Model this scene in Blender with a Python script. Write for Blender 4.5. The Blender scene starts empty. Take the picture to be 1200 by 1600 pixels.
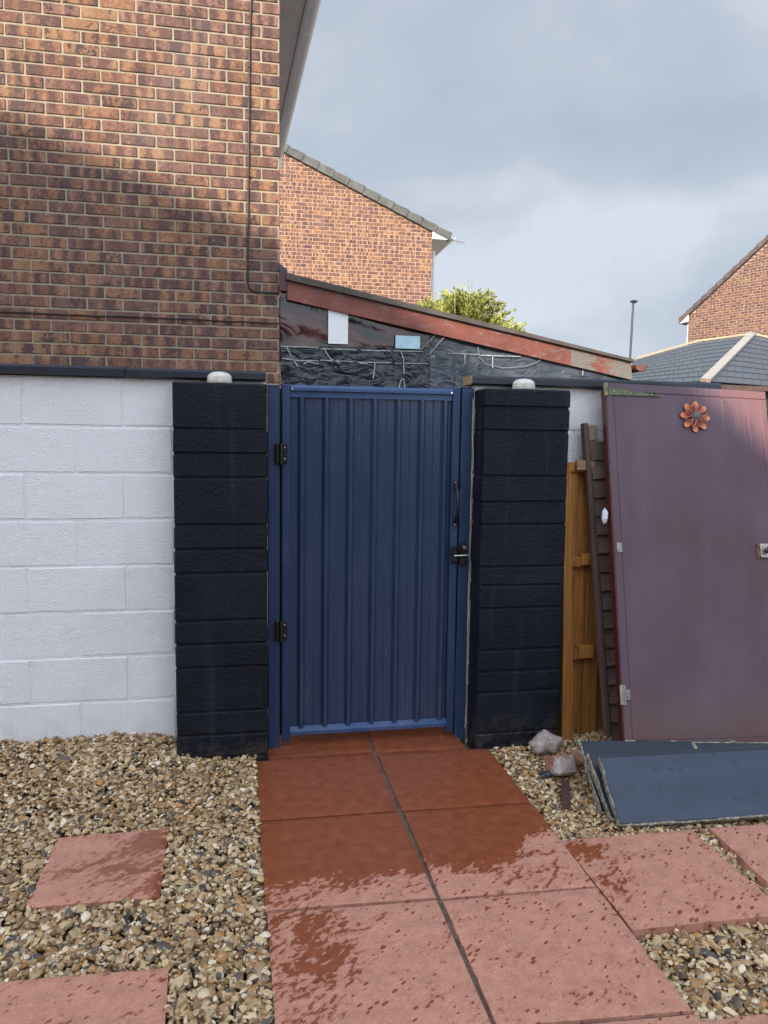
import bpy, bmesh, math, random
import numpy as np
from mathutils import Vector, Matrix
random.seed(7); rng = np.random.default_rng(11)
R = math.radians
S = bpy.context.scene
C = S.collection

# ------------------------------------------------------------------ camera
H = 1.6; F = 1202.0
yaw, pitch, roll = R(10.93), R(5.49), R(-0.76)
cy, sy, cp, sp = math.cos(yaw), math.sin(yaw), math.cos(pitch), math.sin(pitch)
fwd = Vector((sy*cp, cy*cp, -sp)); rt = Vector((cy, -sy, 0)); dn = fwd.cross(rt)
c_, s_ = math.cos(roll), math.sin(roll)
rt2 = c_*rt + s_*dn; dn2 = -s_*rt + c_*dn
cam_d = bpy.data.cameras.new('camera'); cam = bpy.data.objects.new('camera', cam_d); C.objects.link(cam)
mw = Matrix((( rt2.x, -dn2.x, -fwd.x, 0), (rt2.y, -dn2.y, -fwd.y, 0), (rt2.z, -dn2.z, -fwd.z, H), (0, 0, 0, 1)))
cam.matrix_world = mw
cam_d.sensor_fit = 'VERTICAL'; cam_d.sensor_height = 24; cam_d.lens = F/1600*24; cam_d.clip_end = 2000; cam_d.clip_start = .02
S.camera = cam

# ------------------------------------------------------------------ light
SUN_AZ, SUN_EL = R(33), R(25)          # sun stands behind the camera, to its left
sun_dir = Vector((-math.sin(SUN_AZ)*math.cos(SUN_EL), -math.cos(SUN_AZ)*math.cos(SUN_EL), math.sin(SUN_EL)))
sd = bpy.data.lights.new('sun', 'SUN'); sd.energy = 5.0; sd.angle = R(.7); sd.color = (1, .90, .76)
so = bpy.data.objects.new('sun', sd); C.objects.link(so)
so.rotation_euler = sun_dir.to_track_quat('Z', 'Y').to_euler(); so.location = sun_dir*30
W = bpy.data.worlds.new('World'); S.world = W; W.use_nodes = True
wn = W.node_tree; wn.nodes.clear()
def wnode(t, **k):
    n = wn.nodes.new(t)
    for a, b in k.items(): setattr(n, a, b)
    return n
def wmath(op, a, b=None):
    n = wnode('ShaderNodeMath', operation=op)
    for i, x in enumerate((a, b)):
        if x is None: continue
        if isinstance(x, (int, float)): n.inputs[i].default_value = x
        else: wn.links.new(x, n.inputs[i])
    return n.outputs[0]
sky = wnode('ShaderNodeTexSky', sky_type='NISHITA', sun_disc=False, sun_elevation=SUN_EL, sun_rotation=math.pi + SUN_AZ)
geo = wnode('ShaderNodeTexCoord')
mp = wnode('ShaderNodeMapping'); mp.inputs['Scale'].default_value = (1.0, 1.0, 1.9); mp.inputs['Location'].default_value = (3.1, .4, 1.7)
wn.links.new(geo.outputs['Generated'], mp.inputs['Vector'])
nz = wnode('ShaderNodeTexNoise'); nz.inputs['Scale'].default_value = 2.6; nz.inputs['Detail'].default_value = 7; nz.inputs['Roughness'].default_value = .52; nz.inputs['Distortion'].default_value = .35
wn.links.new(mp.outputs[0], nz.inputs['Vector'])
cr = wnode('ShaderNodeValToRGB'); wn.links.new(nz.outputs['Fac'], cr.inputs[0])
e = cr.color_ramp.elements; e[0].position = .35; e[0].color = (4.8, 5.55, 6.6, 1); e[1].position = .67; e[1].color = (7.3, 7.9, 8.8, 1)
m_ = cr.color_ramp.elements.new(.52); m_.color = (5.6, 6.25, 7.3, 1)
dt = wnode('ShaderNodeVectorMath', operation='DOT_PRODUCT'); wn.links.new(geo.outputs['Generated'], dt.inputs[0]); dt.inputs[1].default_value = sun_dir
a = wmath('MAXIMUM', wmath('MULTIPLY', wmath('ADD', dt.outputs['Value'], .25), .8), 0.0)
a = wmath('ADD', wmath('MULTIPLY', wmath('POWER', a, 1.3), 3.2), 1.0)
vm = wnode('ShaderNodeVectorMath', operation='SCALE'); wn.links.new(cr.outputs[0], vm.inputs[0]); wn.links.new(a, vm.inputs['Scale'])
mx = wnode('ShaderNodeMix', data_type='RGBA'); mx.inputs[0].default_value = .93
wn.links.new(sky.outputs[0], mx.inputs[6]); wn.links.new(vm.outputs[0], mx.inputs[7])
bg = wnode('ShaderNodeBackground'); bg.inputs['Strength'].default_value = .078; wn.links.new(mx.outputs[2], bg.inputs[0])
wo = wnode('ShaderNodeOutputWorld'); wn.links.new(bg.outputs[0], wo.inputs[0])
S.view_settings.view_transform = 'Standard'; S.view_settings.look = 'None'; S.view_settings.exposure = 0.32; S.view_settings.gamma = 1; S.view_settings.use_curve_mapping = False
S.cycles.max_bounces = 6

# ------------------------------------------------------------------ helpers
def ray(x, y): return rt2*((x-600)/F) + dn2*((y-800)/F) + fwd
CAM = Vector((0, 0, H))
def onY(x, y, Y): d = ray(x, y); return CAM + d*(Y/d.y)
def onZ(x, y, Z=0.0): d = ray(x, y); return CAM + d*((Z-H)/d.z)
def onP(x, y, p, n): d = ray(x, y); return CAM + d*((Vector(p)-CAM).dot(n)/d.dot(n))

class MB:
    def __init__(s): s.v = []; s.f = []; s.m = []; s.u = []
    def add(s, vs, fs, mi=0, us=None, T=None):
        b = len(s.v)
        for p in vs:
            p = Vector(p); s.v.append(T @ p if T else p)
        s.u += list(us) if us else [(0, 0)]*len(vs)
        for f in fs: s.f.append([i+b for i in f]); s.m.append(mi)
        return s
    def box(s, x0, x1, y0, y1, z0, z1, mi=0, T=None):
        v = [(x, y, z) for z in (z0, z1) for y in (y0, y1) for x in (x0, x1)]
        return s.add(v, [(0,2,3,1),(4,5,7,6),(0,1,5,4),(2,6,7,3),(0,4,6,2),(1,3,7,5)], mi, T=T)
    def cbox(s, x0, x1, y0, y1, z0, z1, b=.004, mi=0, T=None, jit=0, ulen=None):
        X = (x0, x1); Y = (y0, y1); Z = (z0, z1); vs = []; ix = {}
        b = min(b, (x1-x0)*.45, (y1-y0)*.45, (z1-z0)*.45)
        for i in (0, 1):
            for j in (0, 1):
                for k in (0, 1):
                    o = (X[i], Y[j], Z[k]); sg = (1-2*i, 1-2*j, 1-2*k)
                    jj = [random.uniform(-jit, jit) for _ in range(3)] if jit else (0, 0, 0)
                    for a in range(3):
                        p = [o[q] + (0 if q == a else sg[q]*b) + jj[q] for q in range(3)]
                        ix[(i, j, k, a)] = len(vs); vs.append(p)
        fs = []
        for a in range(3):
            o = [q for q in range(3) if q != a]
            for sd_ in (0, 1):
                q4 = []
                for (p, q) in ((0,0),(1,0),(1,1),(0,1)):
                    key = [0,0,0]; key[a] = sd_; key[o[0]] = p; key[o[1]] = q
                    q4.append(ix[(*key, a)])
                fs.append(q4)
        for a in range(3):
            o = [q for q in range(3) if q != a]
            for p in (0, 1):
                for q in (0, 1):
                    k0 = [0,0,0]; k0[o[0]] = p; k0[o[1]] = q; k1 = list(k0); k1[a] = 1
                    fs.append([ix[(*k0, o[0])], ix[(*k0, o[1])], ix[(*k1, o[1])], ix[(*k1, o[0])]])
        for i in (0, 1):
            for j in (0, 1):
                for k in (0, 1): fs.append([ix[(i, j, k, a)] for a in range(3)])
        us = [(v[0]-x0, v[2]) for v in vs]
        return s.add(vs, fs, mi, us, T)
    def tube(s, pts, r, n=10, mi=0, cap=True):
        pts = [Vector(p) for p in pts]; rr = r if isinstance(r, (list, tuple)) else [r]*len(pts)
        vs = []; ref = None
        for i, p in enumerate(pts):
            d = (pts[min(i+1, len(pts)-1)] - pts[max(i-1, 0)]).normalized()
            if ref is None: ref = d.orthogonal().normalized()
            a = (ref - d*ref.dot(d)).normalized(); ref = a; b_ = d.cross(a)
            for k in range(n):
                t = 2*math.pi*k/n; vs.append(p + (a*math.cos(t) + b_*math.sin(t))*rr[i])
        fs = [[i*n+k, i*n+(k+1) % n, (i+1)*n+(k+1) % n, (i+1)*n+k] for i in range(len(pts)-1) for k in range(n)]
        if cap: fs += [list(range(n))[::-1], [(len(pts)-1)*n+k for k in range(n)]]
        return s.add(vs, fs, mi)
    def lathe(s, prof, cen, n=24, mi=0, sx=1, sy_=1):
        vs = [(cen[0]+r*math.cos(2*math.pi*k/n)*sx, cen[1]+r*math.sin(2*math.pi*k/n)*sy_, cen[2]+z) for r, z in prof for k in range(n)]
        fs = [[i*n+k, i*n+(k+1) % n, (i+1)*n+(k+1) % n, (i+1)*n+k] for i in range(len(prof)-1) for k in range(n)]
        fs.append(list(range(n))[::-1]); fs.append([(len(prof)-1)*n+k for k in range(n)])
        return s.add(vs, fs, mi)
    def prism(s, poly, off, mi=0):        # poly: 3-D points, off: extrusion vector
        poly = [Vector(p) for p in poly]; off = Vector(off); n = len(poly)
        fs = [list(range(n)), [n+i for i in range(n)][::-1]] + [[i, i+n, (i+1) % n+n, (i+1) % n] for i in range(n)]
        return s.add(poly + [p+off for p in poly], fs, mi)

ORG = {}
def build(name, mb, mats, parent=None, org=None, smooth=False, recalc=True, attr=None):
    me = bpy.data.meshes.new(name)
    if parent is not None: org = ORG[parent.name]
    org = Vector(org if org is not None else (0, 0, 0))
    me.from_pydata([tuple(p-org) for p in mb.v], [], mb.f)
    if not isinstance(mats, (list, tuple)): mats = [mats]
    for m in mats: me.materials.append(m)
    me.polygons.foreach_set('material_index', mb.m)
    if smooth: me.polygons.foreach_set('use_smooth', [True]*len(mb.f))
    if attr:
        at = me.attributes.new(attr, 'FLOAT', 'POINT'); at.data.foreach_set('value', [u[0] for u in mb.u])
    if recalc:
        bm = bmesh.new(); bm.from_mesh(me); bmesh.ops.recalc_face_normals(bm, faces=bm.faces); bm.to_mesh(me); bm.free()
    if smooth and smooth != 'all': me.set_sharp_from_angle(angle=R(35))
    o = bpy.data.objects.new(name, me); C.objects.link(o)
    if parent is not None: o.parent = parent
    else: o.location = org
    ORG[o.name] = org
    return o
def tag(o, label, cat, group=None):
    o['label'] = label; o['category'] = cat; o['kind'] = 'thing'
    if group: o['group'] = group
    return o
def thing(name, label, cat, loc, group=None):
    o = bpy.data.objects.new(name, None); C.objects.link(o); o.location = loc; o.empty_display_size = .1
    ORG[o.name] = Vector(loc); return tag(o, label, cat, group)
def single(name, mb, mats, label, cat, org, group=None, **k):
    return tag(build(name, mb, mats, None, org, **k), label, cat, group)
def struct(name, mb, mats, kind='structure', **k):
    o = build(name, mb, mats, **k); o['kind'] = kind; return o
def copy_tree(o, parent=None):
    c = o.copy(); C.objects.link(c); c.parent = parent; ORG[c.name] = ORG[o.name]
    for ch in list(o.children): copy_tree(ch, c)
    return c

# ------------------------------------------------------------------ material kit
class G:
    def __init__(s, name, rough=.6, metal=0., spec=.5):
        s.mat = bpy.data.materials.new(name); s.mat.use_nodes = True; s.t = s.mat.node_tree
        s.b = s.t.nodes['Principled BSDF']; s.b.inputs['Roughness'].default_value = rough
        s.b.inputs['Metallic'].default_value = metal; s.b.inputs['Specular IOR Level'].default_value = spec
    def n(s, t, **k):
        n = s.t.nodes.new(t)
        for a, b in k.items(): setattr(n, a, b)
        return n
    def put(s, sock, x):
        if x is None: return
        if isinstance(x, (int, float)):
            sock.default_value = x
        elif isinstance(x, (tuple, list)):
            sock.default_value = (*x, 1) if len(x) == 3 and sock.type == 'RGBA' else x
        else: s.t.links.new(x, sock)
    def obj(s): return s.n('ShaderNodeTexCoord').outputs['Object']
    def pos(s): return s.n('ShaderNodeNewGeometry').outputs['Position']
    def rand(s): return s.n('ShaderNodeNewGeometry').outputs['Random Per Island']
    def attr(s, nm): return s.n('ShaderNodeAttribute', attribute_name=nm).outputs['Fac']
    def map(s, v, sc=(1,1,1), rot=(0,0,0), loc=(0,0,0)):
        n = s.n('ShaderNodeMapping'); s.put(n.inputs[0], v); n.inputs['Scale'].default_value = sc; n.inputs['Rotation'].default_value = rot; s.put(n.inputs['Location'], loc); return n.outputs[0]
    def noise(s, v, sc, det=4, ro=.55, dist=0):
        n = s.n('ShaderNodeTexNoise'); s.put(n.inputs['Vector'], v); s.put(n.inputs['Scale'], sc); n.inputs['Detail'].default_value = det; n.inputs['Roughness'].default_value = ro; n.inputs['Distortion'].default_value = dist; return n.outputs['Fac']
    def voro(s, v, sc, feat='F1', out='Distance', rnd=1.0):
        n = s.n('ShaderNodeTexVoronoi', feature=feat); s.put(n.inputs['Vector'], v); n.inputs['Scale'].default_value = sc; n.inputs['Randomness'].default_value = rnd; return n.outputs[out]
    def math(s, op, a, b=None, c=None, clamp=False):
        n = s.n('ShaderNodeMath', operation=op, use_clamp=clamp); s.put(n.inputs[0], a); s.put(n.inputs[1], b)
        if c is not None: s.put(n.inputs[2], c)
        return n.outputs[0]
    def step(s, x, a, b):
        n = s.n('ShaderNodeMapRange', interpolation_type='SMOOTHSTEP'); s.put(n.inputs[0], x); n.inputs[1].default_value = a; n.inputs[2].default_value = b; return n.outputs[0]
    def ramp(s, f, els, interp='LINEAR'):
        n = s.n('ShaderNodeValToRGB'); s.put(n.inputs[0], f); r = n.color_ramp; r.interpolation = interp
        while len(r.elements) < len(els): r.elements.new(.5)
        for e_, (p, c) in zip(r.elements, els): e_.position = p; e_.color = (*c, 1)
        return n.outputs[0]
    def mix(s, f, a, b, blend='MIX'):
        n = s.n('ShaderNodeMix', data_type='RGBA', blend_type=blend); s.put(n.inputs[0], f); s.put(n.inputs[6], a); s.put(n.inputs[7], b); return n.outputs[2]
    def comb(s, x, y, z):
        n = s.n('ShaderNodeCombineXYZ'); s.put(n.inputs[0], x); s.put(n.inputs[1], y); s.put(n.inputs[2], z); return n.outputs[0]
    def sep(s, v):
        n = s.n('ShaderNodeSeparateXYZ'); s.put(n.inputs[0], v); return n.outputs
    def col(s, x): s.put(s.b.inputs['Base Color'], x); return s
    def rough(s, x): s.put(s.b.inputs['Roughness'], x); return s
    def bump(s, h, st=.3, d=.01, prev=None):
        n = s.n('ShaderNodeBump'); s.put(n.inputs['Height'], h); n.inputs['Strength'].default_value = st; n.inputs['Distance'].default_value = d
        if prev: s.put(n.inputs['Normal'], prev)
        s.t.links.new(n.outputs[0], s.b.inputs['Normal']); return n.outputs[0]

def plain(name, col, rough=.6, metal=0, var=.15, sc=8, bump=0, bsc=60, spec=.5):
    g = G(name, rough, metal, spec); o = g.obj()
    f = g.noise(o, sc, 5)
    lo = tuple(c*(1-var) for c in col); hi = tuple(min(1, c*(1+var)) for c in col)
    g.col(g.ramp(f, [(.3, lo), (.7, hi)]))
    g.rough(g.math('MULTIPLY_ADD', g.noise(o, sc*2.3, 3), .25, rough-.12))
    if bump: g.bump(g.noise(o, bsc, 4), bump, .004)
    return g.mat

def brick_mat(name, warm=1.0, light=1.14, band=9.0):
    g = G(name, .85); r = g.rand(); u = g.attr('bu'); o = g.pos()
    v1 = g.comb(g.math('MULTIPLY', u, g.math('MULTIPLY_ADD', r, band*.9, band)), g.math('MULTIPLY', r, 311.0), g.math('MULTIPLY', g.sep(o)[2], 2.5))
    fr = g.math('FRACT', g.math('MULTIPLY', r, 43.7)); fr2 = g.math('FRACT', g.math('MULTIPLY', r, 91.3))
    wave = g.math('SINE', g.math('ADD', g.math('MULTIPLY', u, g.math('MULTIPLY_ADD', fr, 55.0, 34.0)), g.math('MULTIPLY', r, 611.0)))
    bandn = g.math('ADD', g.math('MULTIPLY', wave, g.math('MULTIPLY', g.step(fr2, .15, .6), .085)), g.math('ADD', g.math('MULTIPLY', g.noise(v1, 1.0, 2.5, .6), .55), g.math('MULTIPLY', g.noise(o, 42, 3, .6), .42)))
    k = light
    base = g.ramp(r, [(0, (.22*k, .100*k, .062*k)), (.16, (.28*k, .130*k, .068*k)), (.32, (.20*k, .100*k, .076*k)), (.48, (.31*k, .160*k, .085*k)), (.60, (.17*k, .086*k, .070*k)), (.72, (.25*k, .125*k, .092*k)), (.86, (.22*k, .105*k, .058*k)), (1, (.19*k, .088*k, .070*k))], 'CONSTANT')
    dark = g.ramp(g.math('FRACT', g.math('MULTIPLY', r, 17.3)), [(0, (.082*k, .046*k, .046*k)), (.35, (.108*k, .056*k, .050*k)), (.7, (.14*k, .068*k, .055*k))], 'CONSTANT')
    c = g.mix(g.step(bandn, .475, .55), base, dark)
    hi = g.mix(g.math('MULTIPLY', g.step(bandn, .43, .37), .60), c, (.42*k, .23*k, .12*k))
    tex = g.noise(g.map(o, (1, 1, 1.6), (0, R(35), 0)), 78, 5, .75, .6)
    c2 = g.mix(g.step(tex, .35, .72), g.mix(.4, hi, (.05, .025, .02)), hi)
    c3 = g.mix(g.math('MULTIPLY', g.step(g.noise(o, 120, 3, .75), .58, .70), .38), c2, (.55, .44, .33))
    big = g.noise(o, .9, 3)
    c3 = g.mix(g.math('MULTIPLY', g.step(big, .55, .8), .18), c3, (.5, .42, .36))
    g.col(c3); g.bump(tex, .8, .009)
    return g.mat
def mortar_mat(name, c):
    g = G(name, .95); o = g.pos()
    g.col(g.ramp(g.noise(o, 14, 5), [(.3, tuple(x*.75 for x in c)), (.7, c)])); g.bump(g.noise(o, 130, 3), .5, .004); return g.mat
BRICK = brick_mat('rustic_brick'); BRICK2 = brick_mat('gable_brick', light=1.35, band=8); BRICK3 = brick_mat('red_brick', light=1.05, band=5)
MORT = mortar_mat('mortar', (.40, .335, .245)); MORT2 = mortar_mat('mortar_pale', (.74, .50, .33)); MORT3 = mortar_mat('mortar_pink', (.62, .44, .34))

def masonry(mb, u0, u1, z0, z1, place, L=.225, Hc=.075, j=.010, thick=.03, b=.003, top=None, jit=.0012, zref=0., uref=0., broken=True, edge=None):
    """bricks on the plane given by place(u, w, z) (w = outwards), stretcher bond; top(u) clips them"""
    k0 = math.floor((z0-zref)/Hc)
    k = k0
    while zref + k*Hc < z1 - .004:
        za = max(z0, zref+k*Hc); zb = min(z1, zref+(k+1)*Hc) - j
        if zb-za > .006:
            off = (k % 2)*L/2 + uref
            i = math.floor((u0-off)/L)
            while off+i*L < u1-.004:
                a = max(u0, off+i*L); bb = min(u1, off+(i+1)*L - j)
                if edge and off+(i+1)*L > u1-.004: bb = u1
                if bb-a > .02:
                    w = random.uniform(-jit, jit)*1.6 + .003
                    t0 = len(mb.v)
                    mb.cbox(a+random.uniform(-jit, jit), bb+random.uniform(-jit, jit), -thick, w, za+random.uniform(-jit, jit), zb+random.uniform(-jit, jit), b)
                    drop = False
                    for q in range(t0, len(mb.v)):
                        p = mb.v[q]; zz = p.z
                        if top: zz = min(zz, top(p.x))
                        if zz < za-.002: drop = True
                        mb.v[q] = place(p.x, p.y, max(zz, za))
                    if drop and top and top((a+bb)/2) < za:
                        del mb.v[t0:]; del mb.u[t0:]
                        while mb.f and max(mb.f[-1]) >= t0: mb.f.pop(); mb.m.pop()
                i += 1
        k += 1

def metal_hex(mb, c, r=.004, d=(0, -1, 0)): mb.tube([Vector(c), Vector(c)+Vector(d)*.003], r, 8)

# ================================================================== MATERIALS
g = G('white_masonry_paint', .75); o = g.pos()
f1 = g.noise(o, 95, 5, .65); f2 = g.noise(o, 2.2, 5); fz = g.sep(o)[2]
c = g.mix(g.step(f2, .45, .75), (.80, .81, .84), (.73, .74, .77))
c = g.mix(g.math('MULTIPLY', g.step(g.noise(o, 24, 4, .7), .63, .72), .30), c, (.50, .49, .50))
c = g.mix(g.math('MULTIPLY', g.math('MULTIPLY', g.step(fz, .30, .07), g.step(g.noise(o, 9, 4), .35, .7)), .35), c, (.52, .50, .46))
g.col(c); nb = g.bump(g.noise(o, 125, 3, .6), .85, .008); g.bump(g.noise(o, 20, 3), .4, .010, nb); WHITE = g.mat
g = G('black_masonry_paint', .5, 0, .22); o = g.pos()
c = g.mix(g.step(g.noise(o, 3, 4), .4, .7), (.0035, .0055, .0125), (.0075, .0105, .020))
c = g.mix(g.math('MULTIPLY', g.step(g.noise(o, 33, 4, .8), .70, .76), .5), c, (.08, .08, .08))
c = g.mix(g.math('MULTIPLY', g.math('MULTIPLY', g.step(g.sep(o)[2], .24, .02), g.step(g.noise(o, 13, 5, .7), .42, .62)), .35), c, (.11, .085, .06))
c = g.mix(g.math('MULTIPLY', g.step(g.noise(g.map(o, (14, 14, .8)), 1.5, 4), .55, .75), .25), c, (.045, .05, .06))
g.col(c); nb = g.bump(g.noise(o, 84, 4, .6, .1), .75, .010); g.bump(g.noise(o, 22, 3), .4, .010, nb); g.rough(g.math('MULTIPLY_ADD', f1 if False else g.noise(o, 60, 3), .3, .38)); BLACK = g.mat
COPING = plain('coping_black_paint', (.010, .015, .027), .42, 0, .25, 7, .25, 25)
WOODEND = plain('bare_wood_end', (.30, .21, .12), .8, 0, .3, 40, .3)
def blue(name, k=1.0, rough=.36):
    g = G(name, rough, 0, .35); o = g.obj()
    c = g.ramp(g.noise(g.map(o, (6, 6, .7)), 3, 4), [(.3, (.017*k, .038*k, .094*k)), (.7, (.024*k, .051*k, .117*k))])
    sp_ = g.voro(g.map(o, (1, 1, .55)), 34); c = g.mix(g.math('MULTIPLY', g.step(sp_, .075, .05), g.step(g.noise(o, 5, 3), .5, .6)), c, (.24, .30, .42))
    c = g.mix(g.math('MULTIPLY', g.step(g.noise(g.map(o, (1.6, 1, .5)), 5, 6, .7), .52, .75), .18), c, (.14, .15, .18))
    gz_ = g.sep(g.pos())[2]; c = g.mix(g.math('MULTIPLY', g.math('MULTIPLY', g.step(gz_, .38, .06), g.step(g.noise(o, 11, 5, .7), .45, .68)), .14), c, (.16, .11, .08))
    g.col(c); g.bump(g.noise(g.map(o, (1, 1, .35)), 7, 3), .12, .006); g.rough(g.math('MULTIPLY_ADD', g.noise(o, 9, 4), .25, rough-.1)); return g.mat
BLUE = blue('navy_powder_coat'); BLUEP = blue('navy_ribbed_sheet', .85, .30); BLUEP.node_tree.nodes['Principled BSDF'].inputs['Coat Weight'].default_value = .4; BLUEP.node_tree.nodes['Principled BSDF'].inputs['Coat Roughness'].default_value = .16; BLUER = blue('sky_bright_rail', 1.7, .22)  # rail blue lightened to stand in for reflected sky
BLACKM = plain('black_hardware', (.012, .012, .014), .35, .2, .3, 20)
CHROME = plain('bright_steel', (.7, .7, .7), .2, 1, .1)
BRASS = plain('dull_brass', (.45, .33, .15), .35, .9, .3, 30)
DOME = plain('weathered_white_plastic', (.62, .60, .54), .35, 0, .18, 30)
UPVC = plain('white_plastic', (.82, .83, .84), .3, 0, .05, 2)
UPVCG = plain('cool_tinted_plastic', (.66, .73, .84), .35, 0, .10, 5)  # blue put into the base to cancel warm light bounced off brick
GUTW = plain('cool_white_gutter', (.84, .88, .93), .5, 0, .05, 3)  # brighter, bluer white painted in for skylight the gutter lacks
CABLE = plain('black_cable', (.02, .018, .016), .5, 0, .2)

def slab_mat():
    g = G('red_riven_concrete', .8); o = g.pos(); w = g.attr('bu')
    d = g.map(o, (1, 1, 1), (0, 0, R(-38)))
    ns = g.noise(g.map(d, (.75, 1.6, 1)), 7.5, 6, .62, .9)
    splash = g.noise(g.map(d, (.85, 1.6, 1)), 34, 4, .6, .3)
    ww = g.math('ADD', w, g.math('ADD', g.math('MULTIPLY', g.math('SUBTRACT', ns, .5), 1.5), g.math('MULTIPLY', g.math('SUBTRACT', splash, .5), 1.35)))
    wet = g.step(ww, .47, .55)
    dr = g.math('SUBTRACT', g.voro(g.map(d, (.75, 1.5, 1)), 11), g.math('MULTIPLY', g.noise(o, 5, 2), .205))
    drop = g.step(dr, .0, -.02)
    dr2 = g.math('SUBTRACT', g.voro(g.map(d, (.7, 1.6, 1), (0, 0, 0), (3, 1, 0)), 27), g.math('SUBTRACT', g.math('MULTIPLY', g.noise(o, 4.3, 3), .75), .20))
    drop2 = g.step(dr2, .0, -.03)
    drops = g.math('MULTIPLY', g.math('MAXIMUM', drop, drop2), g.step(g.math('ADD', w, g.math('MULTIPLY', g.noise(o, 2.1, 2), .5)), .18, .34))
    wet = g.math('MAXIMUM', wet, drops)
    grain = g.noise(o, 330, 2, .8); mid = g.noise(o, 19, 5, .6)
    dry = g.ramp(mid, [(.25, (.36, .155, .105)), (.5, (.46, .208, .142)), (.75, (.54, .260, .180))])
    dry = g.mix(g.math('MULTIPLY', g.step(grain, .62, .72), .5), dry, (.78, .58, .50))
    dry = g.mix(g.math('MULTIPLY', g.step(g.noise(o, 105, 4, .8), .54, .66), .60), dry, (.25, .115, .085))
    dry = g.mix(g.math('MULTIPLY', g.step(g.noise(g.map(o, (1, 1, 1), (0, 0, 0), (7, 3, 0)), 115, 4, .8), .57, .68), .55), dry, (.82, .56, .44))
    wc = g.ramp(mid, [(.25, (.185, .050, .022)), (.75, (.295, .088, .038))])
    wc = g.mix(g.math('MULTIPLY', g.step(grain, .69, .76), .35), wc, (.42, .22, .16))
    damp = g.math('MULTIPLY', g.step(g.math('ADD', ww, g.math('MULTIPLY', g.math('SUBTRACT', mid, .5), .5)), .30, .50), .38)
    dry = g.mix(damp, dry, wc)
    g.col(g.mix(wet, dry, wc)); g.rough(g.math('SUBTRACT', g.math('SUBTRACT', .88, g.math('MULTIPLY', wet, .70)), g.math('MULTIPLY', g.math('MULTIPLY', wet, g.step(g.noise(o, 6, 3), .4, .7)), .12)))
    riv = g.noise(g.map(o, (.45, 1.7, 1), (0, 0, R(14))), 8, 6, .62, 1.2)
    g.b.inputs['Specular IOR Level'].default_value = .62; nb = g.bump(riv, .30, .012); g.bump(g.noise(o, 170, 3, .7), .28, .0025, nb)
    return g.mat
SLAB = slab_mat()

g = G('flint_gravel', .6); r = g.rand(); o = g.pos()
c = g.ramp(r, [(0, (.34, .205, .10)), (.11, (.46, .33, .18)), (.23, (.24, .155, .085)), (.33, (.55, .42, .27)), (.44, (.11, .09, .08)), (.50, (.40, .32, .22)), (.60, (.72, .60, .44)), (.69, (.30, .175, .07)), (.77, (.06, .058, .062)), (.82, (.60, .46, .26)), (.90, (.82, .75, .64)), (.955, (.46, .23, .08))], 'CONSTANT')
c = g.mix(1.0, c, (.92, .85, .74), 'MULTIPLY')
nn = g.noise(o, 120, 4, .65)
c = g.mix(g.math('MULTIPLY', g.step(nn, .45, .7), .45), c, g.mix(.5, c, (.10, .075, .05)))
c = g.mix(g.math('MULTIPLY', g.step(g.noise(o, 55, 3), .6, .68), .5), c, (.60, .52, .40))
g.col(c); g.rough(g.math('MULTIPLY_ADD', g.noise(o, 8, 2), .3, .26)); g.bump(nn, .25, .002); FLINT = g.mat
SOIL = plain('damp_soil', (.085, .065, .045), .95, 0, .4, 6, .6, 40)

g = G('weathered_purple_ply', .5, 0, .35); o = g.obj(); x, y, z = g.sep(o)
st = g.noise(g.map(o, (26, 26, 1.1)), 3, 5, .65); lg = g.noise(g.map(o, (1.6, 1, .7)), 2.2, 4)
c = g.ramp(lg, [(.3, (.080, .040, .050)), (.5, (.092, .054, .074)), (.72, (.108, .074, .102))])
c = g.mix(g.math('MULTIPLY', g.step(st, .50, .80), .28), c, (.17, .105, .115))
c = g.mix(g.math('MULTIPLY', g.step(st, .50, .32), .25), c, (.085, .05, .065))
lowm = g.math('MULTIPLY', g.step(g.math('ADD', z, g.math('MULTIPLY', st, .35)), .52, .22), .55)
c = g.mix(lowm, c, (.145, .085, .07))
dist = g.math('ADD', g.math('MULTIPLY', g.math('SUBTRACT', z, 1.62), 2.2), g.math('MULTIPLY', g.math('SUBTRACT', x, .68), 2.2))
wear = g.math('MULTIPLY', g.step(g.math('ADD', dist, g.math('MULTIPLY', g.math('SUBTRACT', st, .5), 1.9)), -.1, .75), .45)
c = g.mix(wear, c, (.30, .13, .11)); c = g.mix(g.step(g.math('ADD', wear, g.math('MULTIPLY', g.noise(g.map(o, (30, 30, 3)), 4, 4), .9)), 1.30, 1.42), c, (.50, .38, .33))
c = g.mix(g.step(g.noise(o, 34, 2), .80, .83), c, (.6, .58, .55))
g.col(c); g.rough(g.math('MULTIPLY_ADD', st, .3, .34)); g.bump(st, .12, .003); PURPLE = g.mat
MAROON = plain('maroon_gloss_edge', (.065, .011, .012), .4, 0, .35, 14)
g = G('stained_board', .45); o = g.obj()
c = g.ramp(g.noise(g.map(o, (2, 1, 6)), 2, 4), [(.3, (.018, .029, .054)), (.7, (.029, .044, .076))])
c = g.mix(g.step(g.math('ADD', g.voro(g.map(g.map(o, (1, 1, 1), (0, R(-42), 0)), (1.0, 1, 3.4)), 11), g.math('MULTIPLY', g.noise(o, 7, 2), .35)), .35, .31), c, (.012, .016, .035))
c = g.mix(g.math('MULTIPLY', g.step(g.voro(g.map(o, (1, 2, 2)), 37), .06, .045), .6), c, (.25, .26, .28))
g.col(c); g.rough(g.math('MULTIPLY_ADD', g.noise(o, 5, 4), .22, .14)); NAVYB = g.mat
NAVY_SHADED = plain('shade_tinted_board', (.010, .016, .032), .4, 0, .3, 6)  # navy darkened to stand in for shade on the rear boards
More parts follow.
